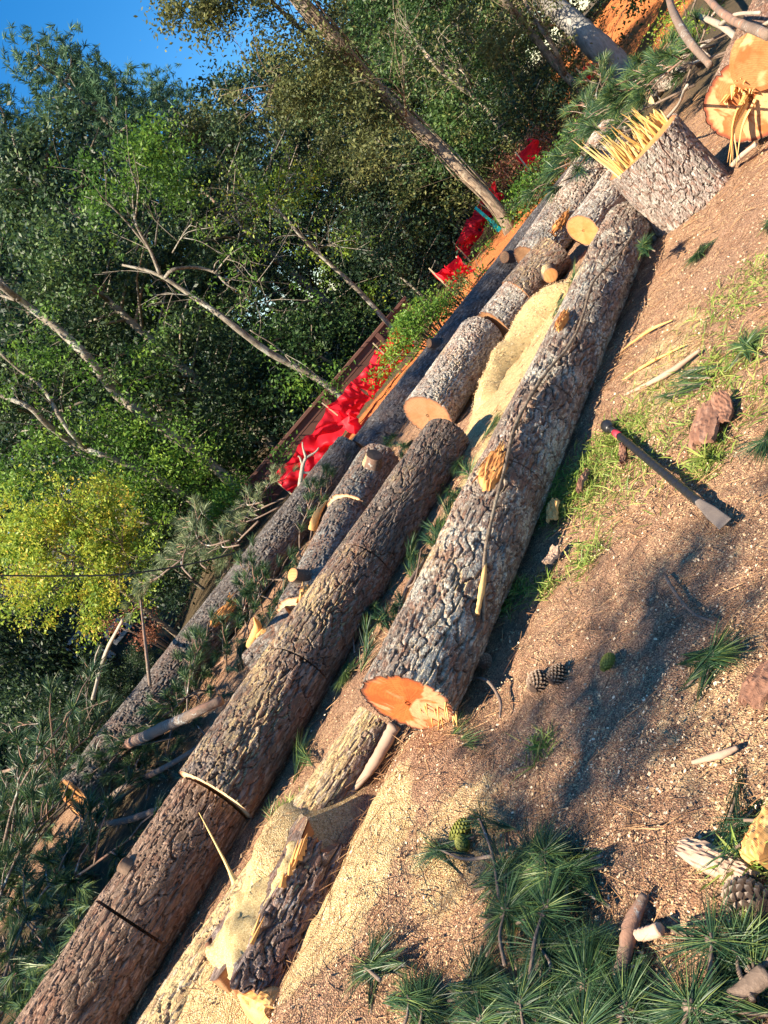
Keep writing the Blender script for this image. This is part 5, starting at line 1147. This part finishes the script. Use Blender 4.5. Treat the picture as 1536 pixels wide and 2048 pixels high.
for (px, py, Y, h_) in [(110, 1400, 17, 1.5), (170, 1385, 16, 1.2), (20, 1400, 15, 1.6), (200, 1360, 15, 1.0), (260, 1300, 15, 1.2)]:
    p = at(px, py, Y); plant(bushes, int(px), p.x, Y, max(.6, p.z - gzf(p.x, Y)), 2.6, px * .1, .9)
for px, py in ((0, 1290), (-20, 1230)):
    p = at(px, py, 23); plant(bushes, px, p.x, 23, max(.6, p.z - gzf(p.x, 23)), 2.6, px * .1, .55)
def lean_tree(path, Y, R, label, mat='trunk_pale', name='tree', limbs=(), leaves=(), leaf='leaf_mid', seed=0, size=.06, n=60, rad=.5, tint=.5, cat='tree', peel=0, root=True, thin=.66, twigs=44, tw_leaf=.7):
    """a tree whose trunk follows a traced line in the upright plane y = Y; limbs and leaf clumps reach out of that plane"""
    rg = np.random.default_rng(seed + 300); P = [at(a, b_, Y + 1.2 * (rg.random() - .5) * (i / len(path))) for i, (a, b_) in enumerate(path)]
    base = P[0].copy(); gzv = gzf(base.x, base.y)
    if root and base.z > gzv: d = (P[0] - P[1]).normalized(); P.insert(0, Vector((base.x + d.x * .3, base.y, gzv - .2)))
    o = P[0].copy(); e = empty(name, o, 0, label, cat); tb = MB(); Q = catmull([p - o for p in P], 30)
    nfl = len(Q); Rr = [v_ * thin for v_ in np.interp(np.linspace(0, 1, nfl), np.linspace(0, 1, len(R)), R)]; Rr[0] *= 1.3; lines = [Q[nfl // 3:]]
    v, f = tube(Q, Rr, 12, seed, .16); tb.add(v, f, rg.random(len(v)))
    for kx in range(peel):
        i = int(rg.integers(2, nfl - 6)); a = rg.random() * 6.28; T = (Q[i + 1] - Q[i]).normalized(); u = T.orthogonal(); off = Matrix.Rotation(a, 3, T) @ u
        pts = [Q[i + j] + off * (Rr[i + j] * (1.02 + .10 * math.sin(j + a))) for j in range(5)]
        v, f = tube(pts, [.004, .014, .012, .004], 4); tb.add(v, f, rg.random())
    for (lp, lr) in limbs:
        pts = [at(a, b_, Y + (rg.random() - .5) * 1.2 * (i > 0)) - o for i, (a, b_) in enumerate(lp)]
        lc = catmull(pts, 16); lines.append(lc); v, f = tube(lc, [q_ * thin for q_ in lr], 7, seed, .15); tb.add(v, f, .6)
    ends = []
    for _ in range(twigs):
        ln = lines[int(rg.integers(0, len(lines)))]; i = int(rg.integers(len(ln) // 3, len(ln))); a = ln[i]; d0 = (ln[i] - ln[i - 1]).normalized()
        d = (d0 * .7 + Vector(rg.normal(size=3)) * .6 + Vector((0, 0, .25))).normalized(); l = .35 + .75 * rg.random(); k1 = a + d * l * .5 + Vector(rg.normal(size=3)) * .05 * l; q = a + d * l + Vector(rg.normal(size=3)) * .16 * l
        tw = catmull([a, k1, q], 6); v, f = tube(tw, [.009, .006, .003], 4); tb.add(v, f, .5); ends.append(q)
        for _ in range(2):
            j = tw[int(rg.integers(2, 6))]; q2 = j + (d + Vector(rg.normal(size=3)) * .7).normalized() * l * .45; v, f = tube([j, j.lerp(q2, .5) + Vector(rg.normal(size=3)) * .02, q2], [.005, .004, .002], 4); tb.add(v, f, .5); ends.append(q2)
    tb.build('trunk', M[mat], e)
    if leaves or twigs:
        cb = MB(); cs = []
        clumps(cb, [tuple(q) for q in ends if rg.random() < tw_leaf], .16, 9, size * .9, rg, tint)
        for (a, b_, sp, cnt) in leaves:
            for _ in range(cnt):
                dx, dy = rg.normal(size=2) * sp * .5; cs.append(tuple(at(a + dx, b_ + dy, Y + rg.normal() * sp / 1500 * Y * .5) - o))
        clumps(cb, cs, rad, n, size, rg, tint); cb.build('crown', M[leaf], e)
    return e
lean_tree([(1025, 465), (985, 405), (930, 350), (870, 288), (800, 222), (735, 155), (680, 90), (635, 40), (590, -10), (540, -70)], 14.0, [.20, .155, .15, .155, .16, .17, .17, .15], 'leaning tree with shaggy peeling bark, its trunk crossing the sky at the top',
          mat='trunk_brown', seed=1, peel=60, limbs=[([(672, 118), (610, 65), (545, 5), (500, -40)], [.07, .06, .04]), ([(640, 110), (600, 130), (560, 150), (540, 185)], [.03, .022, .01]), ([(812, 232), (808, 190), (805, 145)], [.03, .02, .008])],
          leaves=[(420, 20, 60, 26), (345, 15, 25, 8), (600, 50, 110, 22), (520, 0, 70, 20), (620, 150, 100, 26), (560, 200, 50, 9), (720, 210, 70, 18), (670, 130, 60, 10), (760, 290, 60, 10)], leaf='leaf_olive', size=.05, n=55, rad=.42, tint=.45)
lean_tree([(700, 812), (660, 775), (600, 738), (540, 706), (480, 662), (440, 630), (380, 590), (330, 556), (290, 540), (245, 530)], 13.8, [.11, .10, .095, .085, .07, .05, .03], 'slim bare tree leaning left with a tangle of pale dead twigs near its top', seed=2,
          limbs=[([(330, 556), (345, 540), (390, 535), (430, 545), (455, 570), (500, 590)], [.05, .04, .02]), ([(430, 545), (460, 510), (490, 490)], [.025, .008]), ([(440, 555), (470, 560), (520, 565)], [.02, .006]), ([(455, 568), (480, 590), (545, 615)], [.02, .006]), ([(425, 545), (440, 520), (500, 520)], [.02, .006]),
                 ([(320, 550), (300, 500), (270, 440), (265, 350)], [.05, .035, .02]), ([(300, 500), (250, 440), (200, 390)], [.035, .015]), ([(270, 440), (275, 380), (250, 310)], [.03, .012]), ([(345, 505), (365, 470), (385, 430)], [.02, .01]), ([(310, 490), (320, 430), (340, 400)], [.025, .01]), ([(420, 615), (370, 590), (300, 590)], [.02, .01]), ([(500, 660), (560, 700), (610, 760)], [.02, .012])],
          leaves=[(250, 330, 70, 12), (330, 300, 60, 10), (200, 400, 60, 10), (360, 380, 50, 9), (600, 760, 40, 6), (650, 750, 30, 4), (300, 270, 50, 8)], leaf='leaf_bright', size=.05, n=42, rad=.38, tint=.25)
lean_tree([(500, 1000), (440, 945), (380, 897), (300, 838), (235, 790), (180, 720), (120, 662), (60, 615), (0, 570), (-50, 530)], 15.2, [.17, .16, .15, .13, .10, .08], 'tall lichen-pale trunk leaning left, tallest of the bare trunks at the left', seed=3,
          limbs=[([(275, 815), (250, 780), (225, 755)], [.06, .02]), ([(36, 600), (10, 570), (-20, 530)], [.06, .04]), ([(30, 600), (0, 590), (-30, 580)], [.05, .04])], leaves=[(150, 560, 80, 10), (80, 500, 60, 8), (330, 690, 50, 6)], leaf='leaf_mid', size=.055, n=45, rad=.42)
lean_tree([(435, 1045), (395, 1010), (330, 965), (270, 935), (205, 910), (150, 888), (95, 850), (60, 815), (0, 790), (-50, 770)], 15.0, [.14, .12, .10, .08, .07, .06], 'pale crooked trunk behind the yellow maple, lowest of the leaning trunks at the left', seed=4,
          limbs=[([(400, 1048), (340, 1046), (290, 1046), (230, 1035)], [.06, .05, .03]), ([(170, 895), (130, 850), (85, 775), (45, 745), (0, 705)], [.07, .055, .04]), ([(380, 1000), (330, 960), (260, 900), (200, 890)], [.05, .02])],
          leaves=[(330, 900, 90, 16), (250, 970, 70, 12), (390, 960, 60, 10), (450, 1000, 40, 8), (200, 870, 80, 12), (100, 700, 80, 10), (260, 760, 70, 9), (120, 930, 70, 10), (60, 960, 60, 10), (300, 1020, 50, 8)], leaf='leaf_bright', size=.055, n=55, rad=.42, tint=.4)
lean_tree([(775, 645), (735, 600), (690, 555), (640, 510), (600, 470), (560, 425), (520, 400), (490, 385)], 14.5, [.075, .07, .06, .05, .035, .02], 'thin tree with sparse yellow-green leaves behind the red silt fence', seed=5,
          limbs=[([(545, 418), (560, 390), (580, 370)], [.03, .012]), ([(610, 480), (640, 490), (680, 490)], [.02, .008]), ([(520, 400), (510, 410), (490, 420)], [.02, .008])],
          leaves=[(570, 370, 50, 9), (520, 400, 40, 6), (610, 380, 40, 6), (690, 485, 25, 4), (740, 580, 25, 4), (660, 540, 30, 3)], leaf='leaf_yellow', size=.045, n=30, rad=.28, tint=.1)
lean_tree([(1262, 165), (1230, 130), (1190, 88), (1150, 50), (1110, 12), (1070, -30), (1020, -80)], 16.5, [.36, .30, .27, .25, .24], 'thick smooth grey trunk leaning beside the orange clay at the top', mat='trunk_grey', seed=6, thin=.9, twigs=0)
lean_tree([(1160, 180), (1120, 140), (1085, 95), (1050, 50), (1020, 15), (980, -30)], 15.8, [.13, .12, .11, .10], 'brown twin trunk with leafy shoots left of the thick grey trunk', mat='trunk_brown', seed=7, limbs=[([(1130, 150), (1110, 100), (1070, 40), (1040, -20)], [.08, .06, .05])],
          leaves=[(1000, 100, 60, 10), (1060, 60, 50, 6), (950, 60, 70, 8)], leaf='leaf_olive', size=.05, n=50, rad=.35, tint=.6)
lean_tree([(1010, 270), (975, 222), (950, 195), (915, 170), (880, 140), (855, 110), (830, 80)], 17.0, [.09, .085, .075, .06, .04], 'pale slender trunk between the leaning tree and the brown twin trunk', mat='bark_dead', seed=8, limbs=[([(950, 195), (930, 150), (905, 130)], [.03, .012]), ([(870, 135), (840, 100), (800, 60)], [.03, .015])],
          leaves=[(900, 260, 70, 12), (860, 200, 60, 8), (780, 100, 90, 12), (930, 320, 60, 10)], leaf='leaf_mid', size=.06, n=55, rad=.45, tint=.55)
lean_tree([(255, 1190), (225, 1160), (190, 1140), (150, 1120), (110, 1100), (70, 1080)], 13.2, [.07, .06, .05, .04, .02], 'young maple with bright yellow-green autumn leaves at the left', 'trunk_brown', 'maple_tree', cat='maple',
          limbs=[([(190, 1140), (170, 1090), (150, 1050)], [.03, .012]), ([(150, 1120), (140, 1160), (110, 1190)], [.03, .012]), ([(225, 1160), (250, 1120), (240, 1080)], [.03, .012])],
          leaves=[(150, 1120, 150, 60), (60, 1190, 60, 14), (200, 1190, 70, 16), (110, 1040, 80, 22), (200, 1040, 70, 16), (40, 1110, 50, 14), (230, 1110, 60, 14), (200, 1000, 50, 9), (70, 1020, 40, 6)], leaf='leaf_yellow', seed=9, size=.042, n=66, rad=.30, tint=.4)
# low leafy growth in front of the wood
def weeds(name, label, px, py, Y, spread, cnt, leaf, seed, size=.04, n=50, rad=.22, tint=.5, h=.5, cat='shrub'):
    rg = np.random.default_rng(seed); c = at(px, py, Y); g = gzf(c.x, c.y); e = empty(name, (c.x, c.y, g), 0, label, cat); tb, cb = MB(), MB(); cs = []; hh = max(.3, c.z - g)
    for _ in range(cnt):
        q = Vector((rg.normal() * spread, rg.normal() * spread * .6, hh * (.35 + .95 * rg.random()))); cs.append(tuple(q)); v, f = tube([Vector((q.x * .3, q.y * .3, -.05)), q * .6 + Vector((0, 0, .1)), q], [.008, .006, .003], 4); tb.add(v, f, .5)
    clumps(cb, cs, rad, n, size, rg, tint); tb.build('stems', M['bark_branch'], e); cb.build('leaves', M[leaf], e)
    return e
weeds('shrub', 'bright green feathery shrub right of the red silt fence', 835, 635, 11.6, .42, 40, 'leaf_bright', 1, .035, 60, .26, .55)
weeds('shrub', 'leafy reddish weeds over the crumpled red silt fence', 905, 590, 12.0, .25, 14, 'leaf_olive', 2, .035, 40, .2, .5)
weeds('shrub', 'low bright weeds at the foot of the leaning tree', 945, 565, 12.5, .2, 7, 'leaf_bright', 3, .035, 40, .2, .3)
weeds('shrub', 'sunlit green shrub right of the leaning tree', 1060, 370, 13.8, .5, 30, 'leaf_bright', 4, .04, 50, .3, .25)
weeds('shrub', 'rusty brown dying shrub above the orange clay', 1060, 285, 15.5, .5, 26, 'leaf_red', 5, .04, 50, .3, .5)
weeds('shrub', 'dark leafy shrub at the far end of the black log', 1110, 350, 13.0, .5, 30, 'leaf_mid', 6, .04, 50, .3, .4)
weeds('shrub', 'olive feathery shrub behind the rusty shrub', 1000, 300, 16.8, .8, 34, 'leaf_olive', 7, .045, 50, .38, .5)
weeds('shrub', 'yellow-green leafy shrub in the brush at the top right', 1345, 50, 9.6, .16, 26, 'leaf_yellow', 8, .022, 50, .14, .1)
weeds('shrub', 'sunlit green bush at the foot of the pale trunks', 450, 1010, 13.8, .6, 34, 'leaf_bright', 9, .045, 55, .32, .35)
weeds('shrub', 'dusky purple-leaved shrub beside the house', 262, 1235, 13.0, .25, 14, 'leaf_red', 10, .03, 40, .2, 0.0)
weeds('shrub', 'leafy red-berried shrub beside the thick grey trunk', 1175, 190, 14.5, .35, 18, 'leaf_olive', 11, .035, 45, .24, .6)
weeds('shrub', 'tall pale green sapling mass left of the brown twin trunk', 930, 110, 17.5, 1.6, 60, 'leaf_olive', 12, .05, 60, .5, .7)
weeds('shrub', 'tall mid-green sapling mass behind the brown twin trunk', 1080, 190, 17.5, 1.2, 50, 'leaf_olive', 13, .05, 60, .5, .5)

# ------------------------------------------------------------------ trees standing outside the frame to the left, whose shade falls on the scene
def shade_tree(tx, ty, zc, H, R, seed, label, n_limbs=14, z0=None, nleaf=50, size=.07, tint=.4, clump_r=.4):
    k = zc / math.tan(SUN_EL); x, y = tx - SH.x * k, ty - SH.y * k
    e = tree_proto(seed, H, R, z0 if z0 else zc - (H - zc), 'leaf_mid', label, None, n_limbs, nleaf, size, tint=tint, tr=.07, clump_r=clump_r, per=4)
    me = [c_ for c_ in e.children if c_.name.startswith('crown')][0].data; co = np.empty(len(me.vertices) * 3, np.float32); me.vertices.foreach_get('co', co); c = co.reshape(-1, 3).mean(0); k = c[2] / math.tan(SUN_EL)
    x, y = tx - SH.x * k - c[0], ty - SH.y * k - c[1]
    e.location = (x, y, gzf(x, y)); return e
shade_tree(.05, 2.35, 7.0, 7.5, .40, 201, 'slender young tree left of the view that shades the trodden ground', 12, clump_r=.26, nleaf=10)
shade_tree(2.6, 9.6, 11.0, 12.5, 1.5, 205, 'tall tree left of the view that shades the black log', 18)
shade_tree(-2.9, 6.2, 6.0, 7.0, .95, 207, 'dense tree left of the view that shades the brush heap', 20)
